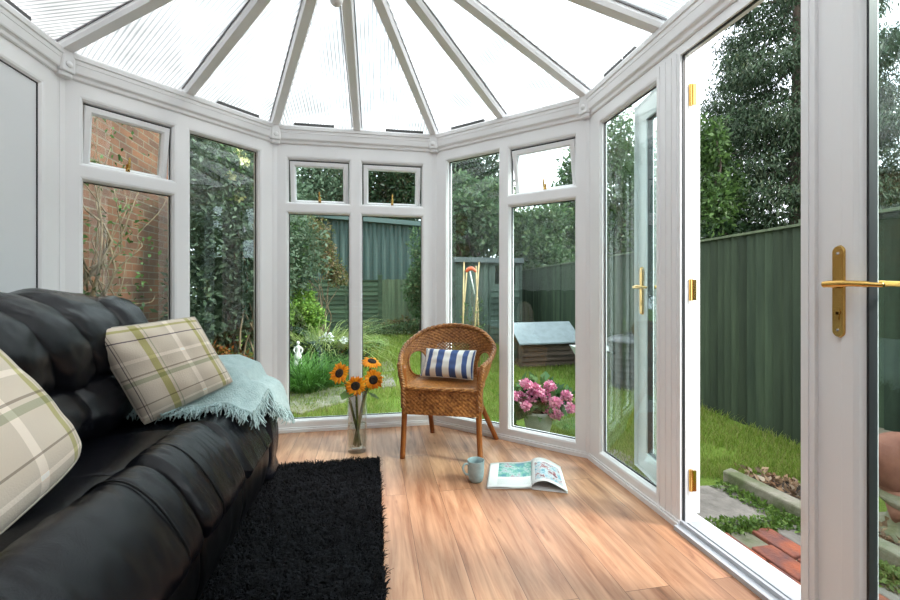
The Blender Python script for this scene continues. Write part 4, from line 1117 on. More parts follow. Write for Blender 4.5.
def blades(name, pts, hs, w, mat, label, cat, seed, lean=.5):
    rs = np.random.RandomState(seed); n = len(pts); P = np.array(pts, dtype=float); a = rs.uniform(0, 2*PI, n)
    h = hs if isinstance(hs, np.ndarray) else rs.uniform(*hs, n)
    ln = rs.uniform(.1, 1, n) * lean * h; b_ = rs.uniform(0, 2*PI, n); ww = (w * (.7 + .6 * rs.rand(n)))
    if isinstance(w, np.ndarray): ww = w
    sd = np.stack([np.cos(a) * ww, np.sin(a) * ww, np.zeros(n)], 1)
    dr = np.stack([np.cos(b_) * ln, np.sin(b_) * ln, h], 1)
    md = P + dr * np.array([.35, .35, .6]); tp = P + dr
    vs = np.stack([P - sd, P + sd, md + sd * .8, md - sd * .8, tp + sd*.12, tp - sd*.12], 1).reshape(-1, 3)
    k = np.arange(n)[:, None] * 6; q = np.concatenate([k + np.array([[0, 1, 2, 3]]), k + np.array([[3, 2, 4, 5]])], 0)
    o = npmesh(name, vs, q, mat); return tag(o, label, cat, kind='stuff')
# where things lie on the lawn (kept free of blades)
KERB = [Vector((2.08, 2.18)), Vector((2.11, 1.6)), Vector((2.14, .9)), Vector((2.16, .2))]
def kx(y):
    for a_, b_ in zip(KERB[:-1], KERB[1:]):
        if b_.y <= y <= a_.y: return lerp(a_.x, b_.x, (a_.y - y) / (a_.y - b_.y))
    return KERB[0].x if y > KERB[0].y else KERB[-1].x
rs = np.random.RandomState(11); pts = []
def outside(x, y):
    if y < 2.23 and x < 2.44 + .05 * math.sin(y * 9): return False           # slabs, kerb and soil bed
    if x < 1.43 and y < 3.62: return False
    if x + y < 4.85 and y < 3.95 and x > -.2 and x < 1.43: return y > 3.62 or False
    return True
def fence_x(y): return 3.10 + .072 * (y - 2.5)
while len(pts) < 88000:
    d_ = 2.6 + 9.0 * rs.rand() ** 1.35; px_ = rs.uniform(180, 830); p = at(px_, 300, d_)
    x, y = p.x, p.y
    if x > fence_x(y) - .03 or not outside(x, y) or y > 11.5 or x < -2.2: continue
    if y < 3.5 and x < .9: continue
    if noise.noise(Vector((x * 1.7, y * 1.7, 4))) < -.28 and rs.rand() < .7: continue
    pts.append((x, y, gz(x, y) - .004))
P_ = np.array(pts); dd = np.sqrt((P_[:, 0]) ** 2 + P_[:, 1] ** 2)
hh = (.022 + .035 * rs.rand(len(P_))) * (1 + .25 * np.clip(dd - 4, 0, 6)) ; ww = .0018 * (1 + .33 * np.clip(dd - 2.5, 0, 9))
nearf = P_[:, 0] > fence_x(P_[:, 1]) - .16; hh = np.where(nearf, hh * 1.5, hh)
blades('lawn_grass', pts, hh, ww, g_grass, 'short grass blades all over the lawn', 'grass', 12, .9)

# right fence of overlapping upright boards
fence = thing('board_fence', 'dark green closeboard fence running along the right side of the garden', 'fence', (3.3, 5.5, GZ))
mb = MB(); y = -2.2; rn = random.Random(4); k = 0
while y < 10.7:
    w = rn.uniform(.088, .102); x0 = fence_x(y) + rn.uniform(-.002, .002); x1 = fence_x(y + w); top = 1.475 + rn.uniform(-.003, .003); zb = GZ - .03
    mb.add([(x0 + .040, y - .012, zb), (x1 + .0, y + w, zb), (x1 + .014, y + w, zb), (x0 + .032, y - .012, zb), (x0 + .040, y - .012, top), (x1, y + w, top), (x1 + .014, y + w, top), (x0 + .040, y - .012, top)],
           [(0, 1, 5, 4), (1, 2, 6, 5), (2, 3, 7, 6), (3, 0, 4, 7), (4, 5, 6, 7), (0, 3, 2, 1)])
    y += w - .010
mb.build('boards', fencem, fence)
mb = MB(); mb.add([(fence_x(-2.2) - .012, -2.2, 1.472), (fence_x(10.7) - .012, 10.7, 1.472), (fence_x(10.7) + .05, 10.7, 1.472), (fence_x(-2.2) + .05, -2.2, 1.472),
                   (fence_x(-2.2) - .012, -2.2, 1.492), (fence_x(10.7) - .012, 10.7, 1.492), (fence_x(10.7) + .05, 10.7, 1.492), (fence_x(-2.2) + .05, -2.2, 1.492)],
                  [(0, 1, 2, 3), (7, 6, 5, 4), (0, 4, 5, 1), (1, 5, 6, 2), (2, 6, 7, 3), (3, 7, 4, 0)])
mb.build('capping_rail', fencepale, fence)
for yy in (.6, 2.6, 4.6, 6.45, 8.6, 10.6):
    mb = MB(); xx = fence_x(yy) + .10; mb.box(xx - .045, xx + .045, yy - .045, yy + .045, GZ - .05, 1.50); o = mb.build('post', fencepale, fence)
    c = MB(); c.box(xx - .062, xx + .062, yy - .062, yy + .062, 1.50, 1.53); c.lathe([(.055, 0), (.03, .018), (0, .026)], 4, Matrix.Translation((xx, yy, 1.53)) @ Matrix.Rotation(PI/4, 4, 'Z')); c.build('post_cap', fencepale, o)

# back fence: lapped panel, post, upright-board panel
bf = thing('lap_fence', 'pale green garden fence across the back, lapped boards left and upright boards right', 'fence', (at(375, 290, 12).x, at(375, 290, 12).y, GZ))
P0 = at(322, 290, 12); P1 = at(380, 290, 12); P2 = at(432, 290, 11.9); P3 = at(470, 290, 11.7)
def seg_frame(a, b_):
    d = Vector((b_.x - a.x, b_.y - a.y)); return Matrix.Translation((a.x, a.y, 0)) @ Matrix.Rotation(math.atan2(d.y, d.x), 4, 'Z'), d.length
M, ln = seg_frame(at(200, 290, 12.2), P1); mb = MB(); z = GZ; rn = random.Random(2)
while z < 1.20: mb.add([(0, -.055, z), (ln, -.055, z), (ln, -.01, z + .15), (0, -.01, z + .15), (0, .0, z), (ln, .0, z)], [(0, 1, 2, 3), (0, 4, 5, 1), (3, 2, 5, 4)], M); z += .125
for q in (ln - .95, ln - 1.9): mb.box(q - .03, q + .03, -.06, .0, GZ, 1.26, M)
mb.box(0, ln, -.06, .02, 1.25, 1.29, M); mb.build('lapped_panel', lapfence, bf)
M, ln = seg_frame(P1, P3); mb = MB(); x = .06
while x < ln: w = rn.uniform(.085, .10); mb.box(x, x + w - .008, -.02 - rn.uniform(0, .012), .0, GZ, 1.30 + rn.uniform(-.01, .01), M); x += w
mb.box(0, ln, -.005, .03, .2, .28, M); mb.box(0, ln, -.005, .03, 1.05, 1.12, M); mb.build('upright_board_panel', fencepale, bf)
mb = MB(); mb.box(P1.x - .06, P1.x + .06, P1.y - .06, P1.y + .06, GZ, 1.40); mb.box(P1.x - .08, P1.x + .08, P1.y - .08, P1.y + .08, 1.40, 1.43); mb.build('post', lapfence, bf)

# sheet-clad building behind it
A = at(240, 290, 16); Bp = at(437, 290, 15.5); M, ln = seg_frame(A, Bp)
gb = thing('sheet_metal_building', 'dark green ribbed metal outbuilding behind the back fence', 'outbuilding', (A.x, A.y, GZ), 0)
mb = MB(); nn = int(ln / .30); vs = []; fs = []
ztop = lambda x: lerp(3.95, 3.25, x / ln)
for i in range(nn * 4 + 1):
    x = ln * i / (nn * 4); yy = (0, 0, -.06, -.06)[i % 4]; vs += [(x, yy, GZ - .1), (x, yy, ztop(x))]
fs = [(2*i, 2*i + 2, 2*i + 3, 2*i + 1) for i in range(nn * 4)]
mb.add(vs, fs, M); mb.add([(0, 3, GZ), (ln, 3, GZ), (ln, 3, 3.0), (0, 3, 3.6), (0, .02, GZ), (ln, .02, GZ), (ln, .02, 3.2), (0, .02, 3.9)], [(0, 3, 2, 1), (0, 4, 7, 3), (1, 2, 6, 5)], M)
mb.build('ribbed_wall', sheetm, gb)
mb = MB(); mb.add([(-.2, -.25, 3.96), (ln + .2, -.25, 3.24), (ln + .2, 3.2, 3.3), (-.2, 3.2, 4.0), (-.2, -.25, 4.12), (ln + .2, -.25, 3.40), (ln + .2, 3.2, 3.46), (-.2, 3.2, 4.16)],
                  [(0, 3, 2, 1), (4, 5, 6, 7), (0, 1, 5, 4), (1, 2, 6, 5), (2, 3, 7, 6), (3, 0, 4, 7)], M)
mb.build('roof', pbr('pale_green_fascia', (.08, .12, .115), .6), gb)

# brick house to the left
bh = thing('brick_house', 'neighbouring red brick house wall seen through the left windows', 'house', (-2.55, 2, GZ))
mb = MB(); mb.box(-3.0, -2.45, -3.0, 6.1, GZ - .1, 5.2); mb.build('brick_wall', brickm, bh)
# bare wall shrub against the bricks
ws = thing('bare_climbing_shrub', 'thin bare-branched shrub against the brick wall', 'shrub', (-2.12, 3.7, GZ)); mb = MB()
rn = random.Random(21)
for k in range(10):
    y0 = rn.uniform(3.2, 3.9); tip = (rn.uniform(-2.3, -1.9), y0 + rn.uniform(-1.0, .9), rn.uniform(1.3, 2.6)); branch_mesh((-2.12, 3.7, GZ), [tip], .018, k, mb)
    for j in range(3): branch_mesh(Vector((-2.12, 3.7, GZ)).lerp(Vector(tip), rn.uniform(.4, .8)), [(tip[0] + rn.uniform(-.15, .15), tip[1] + rn.uniform(-.6, .6), tip[2] + rn.uniform(-.5, .5))], .007, k*7 + j, mb)
mb.build('branches', twig, ws, smooth=True)
foliage('leaves', [((-2.15, 3.9, 1.2), (.25, .5, 1.3))], 500, .045, g_mid, ws, 33)

# dense planting beyond the left pair of windows
bush('tall dark leafy shrub filling the right pane of the left window', 'shrub', (-1.50, 4.95, 1.35), (.62, .55, 1.45), 16, 16000, .075, g_grey, 41, 'tall_shrub', aspect=.42, rb=.42)
t = bush('low orange-berried shrub at the foot of the tall dark shrub', 'shrub', (-1.45, 4.15, .18), (.50, .30, .30), 9, 3800, .045, g_autumn, 42, 'berry_shrub')
c = at(244, 165, 4.4); ys = thing('climbing_rose', 'pale yellow rose blooms at the top of the left window\'s right pane', 'rose', (c.x, c.y, GZ))
branch_mesh((c.x + .1, c.y, GZ), [at(240, 153, 4.4), at(244, 175, 4.4), at(230, 176, 4.4), at(240, 197, 4.4)], .012, 3).build('canes', twig, ys, smooth=True)
foliage('foliage', [(tuple(at(238, 180, 4.45)), (.22, .2, .55))], 900, .055, g_mid, ys, 44)
for j, (px, py) in enumerate(((240, 153), (245, 162), (231, 176), (239, 197))):
    q = at(px, py, 4.35); foliage('bloom', [(tuple(q), (.034, .034, .03))], 60, .035, f_yellow, ys, 50 + j, .8)
bush('grey-green bushy shrub to the left of the front windows', 'shrub', (at(262, 290, 7).x, at(262, 290, 7).y, 1.2), (.9, .7, 1.4), 14, 9000, .085, g_grey, 43, aspect=.45)

# seen through the front windows
q = at(303, 285, 7.2); bush('bright yellow-green shrub left of the lapped fence', 'shrub', (q.x - .1, q.y, .62), (.42, .4, .55), 11, 7500, .06, g_bright, 61)
q = at(291, 250, 8.0); bush('mid green bush rising behind the bright shrub', 'shrub', (q.x - .1, q.y, 1.2), (.5, .5, 1.3), 10, 6000, .08, g_mid, 62)
q = at(318, 250, 9.5); cl = thing('climbing_vine', 'bronze-leaved vine on thin stems before the dark metal outbuilding', 'climber', (q.x, q.y, GZ))
bl = [(tuple(at(px, py, 9.5)), (r_, .25, r_ * 1.2)) for px, py, r_ in ((305, 228, .28), (318, 234, .30), (322, 248, .26), (326, 260, .26), (333, 270, .22), (338, 277, .2), (310, 245, .25), (300, 236, .25))]
foliage('foliage', bl, 3600, .075, g_bronze, cl, 63); branch_mesh((q.x + .1, q.y, GZ), [b[0] for b in bl], .02, 5).build('stems', twig, cl, smooth=True)
q = at(412, 255, 9.5); bush('light green rounded bush at the right of the front window pane', 'shrub', (q.x + .25, q.y, 1.25), (.50, .4, 1.05), 13, 6500, .07, g_hedge, 64, stems=4)

def grass_clump(name, label, c, n, ln, mat, seed, spread=.25, arch=.8, w=.008, h0=.5):
    rs_ = random.Random(seed); mb = MB()
    for k in range(n):
        a = rs_.uniform(0, 2*PI); r = spread * rs_.random() ** .5; b_ = Vector((c[0] + math.cos(a) * r, c[1] + math.sin(a) * r, GZ - .02)); l = ln * rs_.uniform(.6, 1.1); d = Vector((math.cos(a + rs_.uniform(-.6, .6)), math.sin(a + rs_.uniform(-.6, .6)), 0)); s = Vector((-d.y, d.x, 0)) * w
        pr_ = []
        el = rs_.uniform(.9, 1.45)
        for i in range(6):
            t = i / 5; ang = el - arch * t * rs_.uniform(1.2, 1.6)
            pr_.append((b_ if i == 0 else pr_[-1] + (d * math.cos(ang) + Vector((0, 0, 1)) * math.sin(ang)) * l / 5))
        vs = []
        for i, p in enumerate(pr_): k_ = (1 - (i / 5) ** 2 * .9); vs += [p - s * k_, p + s * k_]
        mb.add(vs, [(2*i, 2*i + 1, 2*i + 3, 2*i + 2) for i in range(5)])
    o = mb.build(name, mat); o['label'] = label; o['category'] = 'plant'
    return o
g_arch = leafmat('arching_blade', [(.18, .26, .06), (.30, .38, .12), (.42, .46, .20), (.12, .20, .05)], .5, .35)
g_clump = leafmat('lily_blade', [(.04, .12, .02), (.08, .20, .03), (.12, .27, .05)], .45, .35)
q = at(321, 330, 6.9); grass_clump('arching_grass', 'large arching pale green grass in front of the lapped fence', (q.x, q.y), 560, 1.35, g_arch, 5, .34, 1.0, .011)
for j, (px, py, n_, l_) in enumerate(((305, 390, 380, .60), (322, 384, 330, .55), (296, 380, 300, .62))):
    q = ground(px, py); grass_clump('lily_clump', ['strappy green leaf clump nearest the front window', 'strappy green leaf clump beside the sunflowers, right of the others', 'strappy green leaf clump furthest left, under the white figure'][j], (q.x, q.y), n_, l_, g_clump, 70 + j, .24, .75, .007)
q = at(318, 345, 6.2); bush('low dark ground-cover plants behind the strappy clumps', 'plant', (q.x, q.y, .0), (.75, .35, .22), 9, 3500, .06, g_dark, 66, 'ground_cover', trunk=False)
q = at(390, 335, 10.5); bush('low weedy plants along the foot of the back fence', 'plant', (q.x + .2, q.y, -.02), (1.5, .3, .25), 12, 4200, .08, g_hedge, 67, 'ground_cover', trunk=False)
q = at(400, 328, 10.9); bush('patch of dry brownish growth by the back fence', 'plant', (q.x + .4, q.y, .08), (.8, .2, .25), 8, 1500, .09, g_bronze, 68, 'dry_growth', trunk=False)
q = ground(376, 350); bush('small yellow-leaved plant on the lawn edge behind the sunflowers', 'plant', (q.x, q.y, -.03), (.22, .2, .14), 6, 700, .05, g_bright, 69, 'border_plant', trunk=False)

# white garden figure: robed, seated shape
q = at(298, 345, 5.6); sx_, sy_ = q.x, q.y
st = thing('garden_statue', 'small white stone figure among the plants beyond the left front pane', 'statue', (sx_, sy_, GZ))
T = Matrix.Translation((sx_, sy_, GZ + .16)) @ Matrix.Scale(.58, 4)
mb = MB(); mb.box(-.07, .07, -.07, .07, -.26, .12, T); mb.build('plinth', statuem, st, bevel=.008)
mb = MB(); mb.lathe([(0, .12), (.075, .12), (.085, .17), (.07, .25), (.045, .31), (.05, .36), (.058, .40), (.045, .435), (.018, .45), (.016, .465), (.03, .48), (.036, .505), (.030, .535), (.0, .55)], 20, T)
mb.tube(smooth_path([(-.055, 0, .41), (-.085, -.03, .34), (-.05, -.07, .30)], 4), [.020, .019, .018, .017, .016, .015, .014, .013, .012], 8, T)
mb.tube(smooth_path([(.055, 0, .41), (.10, -.02, .35), (.08, -.05, .27)], 4), [.020, .019, .018, .017, .016, .015, .014, .013, .012], 8, T)
mb.build('figure', statuem, st, smooth=True)
q = at(328, 338, 6.0); mb = MB(); wf = thing('white_flower_plant', 'small white-flowered plant right of the white figure', 'flower', (q.x, q.y, GZ))
foliage('flower_head', [(tuple(q), (.08, .06, .06))], 70, .035, f_white, wf, 75, .8); foliage('flower_head', [(tuple(at(345, 340, 6.0)), (.06, .05, .04))], 50, .03, f_white, wf, 76, .8); branch_mesh((q.x, q.y, GZ), [q, at(345, 340, 6.0), at(322, 345, 6)], .006, 2).build('stems', stemm, wf)

# path stones in the lawn
def slab(name, label, poly, z0, z1, mat, cat='paving', group=None, seed=0, kind=None):
    mb = MB(); cx = sum(p[0] for p in poly) / len(poly); cy = sum(p[1] for p in poly) / len(poly)
    mb.prism(poly, z0, z1); o = mb.build(name, mat, bevel=.008); tag(o, label, cat, group); return o
def gpoly(px): return [(ground(a, b_).x, ground(a, b_).y) for a, b_ in px]
slab('stone_slab', 'grey stone slab outside the front window, left of the vase', gpoly([(262, 410), (262, 392), (303, 389), (352, 388), (346, 401), (300, 414)])[::-1], GZ - .05, GZ + .012, mossstone)
slab('stepping_stone', 'grey stepping stone nearer the house, left of the wicker chair', gpoly([(381, 388), (379, 376), (392, 374), (396, 386)]), GZ - .05, GZ + .012, stone)
slab('stepping_stone', 'grey stepping stone further up the lawn, left of the wicker chair', gpoly([(382, 372), (381, 363), (391, 362), (395, 371)]), GZ - .05, GZ + .012, stone)

# shed behind the canes
A = at(457, 290, 8.6); Bp = at(519, 290, 8.9); M, ln = seg_frame(A, Bp)
sh = thing('garden_shed', 'grey-green timber shed behind the bamboo canes', 'shed', (A.x, A.y, GZ))
mb = MB(); x = 0; rn = random.Random(6)
while x < ln * .52: w = .11; mb.box(x, x + w - .006, -.02 - rn.uniform(0, .006), .0, GZ, 1.60, M); x += w
mb.build('door_boards', shedgreen, sh)
mb = MB(); z = GZ
while z < 1.0: mb.add([(ln * .53, -.04, z), (ln, -.04, z), (ln, -.012, z + .15), (ln * .53, -.012, z + .15), (ln*.53, 0, z), (ln, 0, z)], [(0, 1, 2, 3), (0, 4, 5, 1), (3, 2, 5, 4)], M); z += .125
mb.box(ln * .53, ln, -.03, 0, 1.02, 1.06, M); mb.box(ln*.53, ln*.60, -.03, 0, 1.06, 1.6, M); mb.box(ln * .93, ln, -.03, 0, 1.06, 1.6, M); mb.box(ln*.53, ln, -.03, 0, 1.5, 1.6, M)
mb.box(ln * .5, ln * .53, -.045, .02, GZ, 1.6, M); mb.box(ln, ln + .05, -.05, .02, GZ, 1.6, M); mb.box(-.04, 0, -.05, .02, GZ, 1.6, M)
fc = mb.build('front_cladding', shedgreen, sh)
mb = MB(); z = GZ
while z < 1.55: mb.add([(-.05, 0, z), (-.05, 1.7, z), (-.03, 1.7, z + .13), (-.03, 0, z + .13)], [(0, 3, 2, 1)], M); z += .11
mb.add([(-.02, 0, GZ), (-.02, 1.7, GZ), (-.02, 1.7, 1.6), (-.02, 0, 1.6), (ln + .02, 0, GZ), (ln + .02, 1.7, GZ), (ln + .02, 1.7, 1.6), (ln + .02, 0, 1.6)], [(0, 1, 2, 3), (4, 7, 6, 5), (1, 5, 6, 2)], M)
mb.build('side_cladding', shedgreen, sh)
mb = MB(); mb.box(ln * .60, ln * .93, -.006, 0, 1.06, 1.5, M); mb.build('shed_window', glassmat('shed_window_glass', (.25, .32, .35), .25), fc)
mb = MB(); mb.add([(-.08, -.12, 1.56), (ln + .06, -.12, 1.56), (ln + .06, .8, 1.62), (-.08, .8, 1.62), (-.08, 1.80, 1.56), (ln + .06, 1.80, 1.56), (-.08, -.12, 1.66), (ln + .06, -.12, 1.66), (ln + .06, .8, 1.70), (-.08, .8, 1.70), (-.08, 1.80, 1.66), (ln + .06, 1.80, 1.66)],
                  [(6, 7, 8, 9), (9, 8, 11, 10), (0, 1, 7, 6), (1, 2, 8, 7), (2, 5, 11, 8), (0, 6, 9, 3), (3, 9, 10, 4), (4, 10, 11, 5), (0, 3, 2, 1), (3, 4, 5, 2)], M)
mb.build('roof', pbr('dark_shed_roof', (.10, .12, .12), .8), sh)

# wigwam of canes with an orange scraper on top
ctr = at(472, 300, 6.3)
wg = thing('cane_wigwam', 'bamboo cane plant support with thin stems, behind the wicker chair', 'plant support', (ctr.x, ctr.y, GZ))
for j, (pb, pt) in enumerate((((462, 348), (464, 262)), ((472, 352), (479, 262)), ((480, 347), (476, 266)), ((459, 345), (467, 268)))):
    d = 6.3 + .12 * (j - 1.5); a_ = at(pb[0], pb[1] + 12, d); a_.z = GZ - .05; b_ = at(pt[0], pt[1], d)
    mb = MB(); mb.tube([a_, a_.lerp(b_, .5), b_], [.016, .014, .011], 8); mb.build('cane', bamboo, wg, smooth=True)
mb = MB(); rn = random.Random(8)
for k in range(14):
    a_ = at(rn.uniform(458, 488), 350, 6.3); a_.z = GZ; b_ = at(rn.uniform(464, 480), rn.uniform(275, 300), 6.3); branch_mesh(a_, [b_], .004, k, mb)
mb.build('dry_stems', twig, wg)
foliage('leaves', [(tuple(at(473, 320, 6.3)), (.2, .15, .35))], 160, .045, g_mid, wg, 81)
tq = at(471, 270, 6.15); tl = thing('hand_tool', 'orange-headed garden tool hanging from the bamboo canes', 'tool', tuple(tq))
mb = MB(); mb.tube(smooth_path([at(466, 272, 6.1), at(469, 269, 6.1), at(473, 269, 6.1), at(476, 272, 6.1)], 4), [.016, .02, .024, .026, .028, .030, .030, .028, .026, .024, .02, .018, .016], 8); mb.build('tool_head', redplastic, tl, smooth=True)
mb = MB(); mb.tube([at(470, 271, 6.1), at(474.5, 294, 6.1)], .010, 8); mb.build('tool_handle', whitemetal, tl, smooth=True)

# hutch
A = at(521, 300, 6.2); Bp = at(575, 300, 6.45); M, ln = seg_frame(A, Bp); hz = GZ
hu = thing('rabbit_hutch', 'low weathered timber hutch with a grey pitched roof on the lawn', 'hutch', (A.x, A.y, GZ))
mb = MB(); z = .03
while z < .38: mb.add([(0, -.035, hz + z), (ln, -.035, hz + z), (ln, .0, hz + z + .085), (0, .0, hz + z + .085), (0, .01, hz + z), (ln, .01, hz + z)], [(0, 1, 2, 3), (0, 4, 5, 1)], M); z += .075
dp = .55
mb.add([(0, 0, hz), (ln, 0, hz), (ln, dp, hz), (0, dp, hz), (0, 0, hz + .42), (ln, 0, hz + .42), (ln, dp, hz + .42), (0, dp, hz + .42), (0, dp/2, hz + .60), (ln, dp/2, hz + .60)],
       [(0, 1, 5, 4), (1, 2, 6, 9, 5), (2, 3, 7, 6), (3, 0, 4, 8, 7), (0, 3, 2, 1)], M)
for x in (0, ln): mb.box(x - .02, x + .02, -.03, .02, hz, hz + .42, M)
mb.build('body', hutchwood, hu)
mb = MB(); e = .07
for s_ in (0, 1):
    y0, y1 = (-.10, dp/2) if s_ == 0 else (dp + .10, dp/2)
    z0 = hz + .36; z1 = hz + .635
    mb.add([(-e, y0, z0), (ln + e, y0, z0), (ln + e, y1, z1), (-e, y1, z1), (-e, y0, z0 + .02), (ln + e, y0, z0 + .02), (ln + e, y1, z1 + .02), (-e, y1, z1 + .02)], [(0, 3, 2, 1), (4, 5, 6, 7), (0, 1, 5, 4), (1, 2, 6, 5), (2, 3, 7, 6), (3, 0, 4, 7)], M)
mb.build('roof', roofelt, hu)
mb = MB(); mb.box(-.006, 0, .12, .42, hz + .08, hz + .36, M); mb.build('hutch_opening', blackplastic, hu)
gf = thing('wire_frame', 'small bent grey wire frame leaning at the left end of the hutch', 'frame', tuple(ground(517, 362)))
for k in range(4):
    mb = MB(); a_ = ground(511 + k * 4, 364 + k); b_ = at(516 + k * 2, 340, a_.y * CP + a_.x * SP + .05); mb.tube(smooth_path([a_, a_.lerp(b_, .5) + Vector((0, 0, .06)), b_], 4), .007, 6); mb.build('wire', chrome, gf)

# wheelbarrow
q = at(574, 370, 5.3); wb = thing('wheelbarrow', 'white wheelbarrow with a green frame at the right of the hutch', 'wheelbarrow', (q.x + .25, q.y, GZ))
bx, by = q.x + .28, q.y
mb = MB(); tp = [(-.36, -.24, .40), (.36, -.24, .40), (.36, .24, .40), (-.36, .24, .40)]; bt = [(-.16, -.15, .17), (.22, -.15, .17), (.22, .15, .17), (-.16, .15, .17)]
T = Matrix.Translation((bx + .08, by + .1, GZ)) @ Matrix.Rotation(-PI/2 - .15, 4, 'Z')
mb.add(tp + bt + [(x*.96, y*.95, z) for x, y, z in tp] + [(x*.94, y*.93, z + .012) for x, y, z in bt], [(0, 1, 5, 4), (1, 2, 6, 5), (2, 3, 7, 6), (3, 0, 4, 7), (4, 5, 6, 7), (8, 12, 13, 9), (9, 13, 14, 10), (10, 14, 15, 11), (11, 15, 12, 8), (12, 15, 14, 13), (0, 8, 9, 1), (1, 9, 10, 2), (2, 10, 11, 3), (3, 11, 8, 0)], T)
mb.build('tray', whitemetal, wb)
for s_ in (-1, 1):
    mb = MB(); mb.tube(smooth_path([(-.50, s_*.05, .13), (-.10, s_*.14, .15), (.30, s_*.20, .22), (.75, s_*.25, .40)], 4), .014, 8, T); mb.tube([(.22, s_*.17, .2), (.26, s_*.19, .0)], .013, 8, T); mb.build('frame_tube', greenpaint, wb, smooth=True)
mb = MB(); R_ = T @ Matrix.Translation((-.50, 0, .16)) @ Matrix.Rotation(PI/2, 4, 'X'); mb.tube([(.12*math.cos(2*PI*k/20), .12*math.sin(2*PI*k/20), 0) for k in range(20)], .035, 8, R_, closed=True); mb.lathe([(0, -.03), (.04, -.03), (.09, -.01), (.09, .01), (.04, .03), (0, .03)], 16, R_); mb.build('wheel', rubber, wb, smooth=True)

# dustbin by the fence, seen through the sidelight
q = ground(628, 388); bx, by = q.x, q.y
db = thing('dustbin', 'dark grey lidded dustbin on the grass beside the green fence', 'bin', (bx, by, GZ)); T = Matrix.Translation((bx, by, GZ))
mb = MB(); pr = [(.17, 0), (.175, .02)]
for k in range(6): pr += [(.18 + .006 * k, .06 + .075*k), (.186 + .006 * k, .07 + .075 * k), (.18 + .006*k + .003, .08 + .075*k)]
pr += [(.225, .52), (.235, .53), (.235, .545)]; mb.lathe(pr, 32, T); mb.build('bin_body', blackplastic, db, smooth=True)
mb = MB(); mb.lathe([(.245, .535), (.25, .555), (.235, .575), (.16, .61), (.10, .625), (0, .63)], 32, T); bl_ = mb.build('bin_lid', blackplastic, db, smooth=True); mb = MB(); mb.box(-.05, .05, -.012, .012, .62, .66, T); mb.build('lid_handle', blackplastic, bl_)
for s_ in (-1, 1):
    mb = MB(); mb.tube(smooth_path([(s_*.20, -.05, .42), (s_*.25, -.05, .43), (s_*.25, .05, .43), (s_*.20, .05, .42)], 3), .010, 8, T); mb.build('bin_handle', blackplastic, db, smooth=True)

# hydrangea in a pot
q = ground(538, 434); hx, hy = q.x, q.y
hp = thing('plant_pot', 'pale grey pot holding the pink hydrangea outside the right front window', 'plant pot', (hx, hy, GZ)); T = Matrix.Translation((hx, hy, GZ))
mb = MB(); mb.lathe([(0, 0), (.085, 0), (.09, .01), (.115, .13), (.125, .165), (.135, .17), (.135, .195), (.122, .195), (.115, .165), (.0, .16)], 32, T); mb.build('pot_wall', whitepot, hp, smooth=True)
mb = MB(); mb.lathe([(.116, .166), (.06, .178), (0, .182)], 20, T); mb.build('potting_soil', soil, hp)
hd = thing('hydrangea', 'pink hydrangea in flower in the pale grey pot', 'hydrangea', (hx, hy, GZ + .18))
foliage('foliage', [((hx, hy, .12), (.20, .13, .08)), ((hx - .15, hy, .12), (.10, .1, .08)), ((hx + .16, hy, .12), (.11, .1, .08)), ((hx, hy + .05, .20), (.14, .1, .06))], 420, .085, g_hyd, hd, 91, .7)
heads = [(526, 384, .042), (535, 388, .036), (550, 386, .040), (521, 397, .045), (531, 396, .046), (546, 397, .044), (556, 402, .042), (514, 396, .034), (548, 408, .048), (556, 414, .044), (566, 396, .040), (571, 408, .036), (539, 392, .034), (526, 406, .034)]
rn = random.Random(5)
for (px, py, rr) in heads:
    c = at(px, py, 3.24 + rn.uniform(-.08, .06)); foliage('flower_head', [(tuple(c), (rr * .84, rr * .84, rr * .7))], 190, .020, f_pink, hd, px, .95, 0, .85)
    
branch_mesh((hx, hy, GZ + .17), [at(px, py + 3, 3.37) for px, py, _ in heads], .004, 9).build('stems', stemm, hd)
bush('few low weeds beside the hydrangea pot', 'plant', (hx - .22, hy + .05, -.10), (.07, .05, .06), 3, 90, .05, g_hyd, 95, 'weed', trunk=False)

# paving round the doorstep
def rq(a): return [(p[0], p[1]) for p in a]
slab('concrete_slab', 'grey concrete slab outside the open door, under the folded-back leaf', rq([(1.42, 1.79), (2.03, 1.79), (2.02, 2.17), (1.42, 2.24)]), GZ - .05, GZ + .006, stone)
slab('concrete_slab', 'grey concrete slab beside the soil bed, nearer the camera than the weeds', rq([(1.89, 1.10), (2.06, 1.10), (2.04, 1.74), (1.89, 1.74)]), GZ - .05, GZ + .004, stone)
slab('concrete_slab', 'grey concrete slab below the sidelight at the corner of the house', rq([(1.42, 2.27), (1.80, 2.27), (1.74, 2.80), (1.42, 2.80)]), GZ - .05, GZ + .004, stone)
slab('concrete_slab', 'grey concrete slab outside the closed door leaf', rq([(1.42, -.6), (2.06, -.6), (2.06, .45), (1.42, .45)]), GZ - .05, GZ + .004, stone)
# brick paviours: two courses by the step
mb = MB(); mb.box(1.415, 1.885, .48, 1.75, GZ - .06, GZ - .006); tag(mb.build('mortar_bed', mossstone), 'sandy mortar bed under the red brick paviours', 'mortar')
k = 0; first = None
for row in range(4):
    x0 = 1.415 + row * .118; y = .50 + (row % 2) * .12
    while y + .21 < 1.75:
        tone = brickred
        if first is None:
            mb = MB(); mb.box(-.054, .054, -.105, .105, -.04, .012); first = mb.build('paving_brick', tone, bevel=.006); b_ = first
        else:
            b_ = first.copy(); COL.objects.link(b_)
        b_.location = (x0 + .055, y + .108, GZ + .0); b_.rotation_euler = (rnd.uniform(-.01, .01), rnd.uniform(-.01, .01), rnd.uniform(-.02, .02))
        tag(b_, 'worn red brick set in the paving outside the door', 'brick', 'red bricks paved outside the door'); y += .225
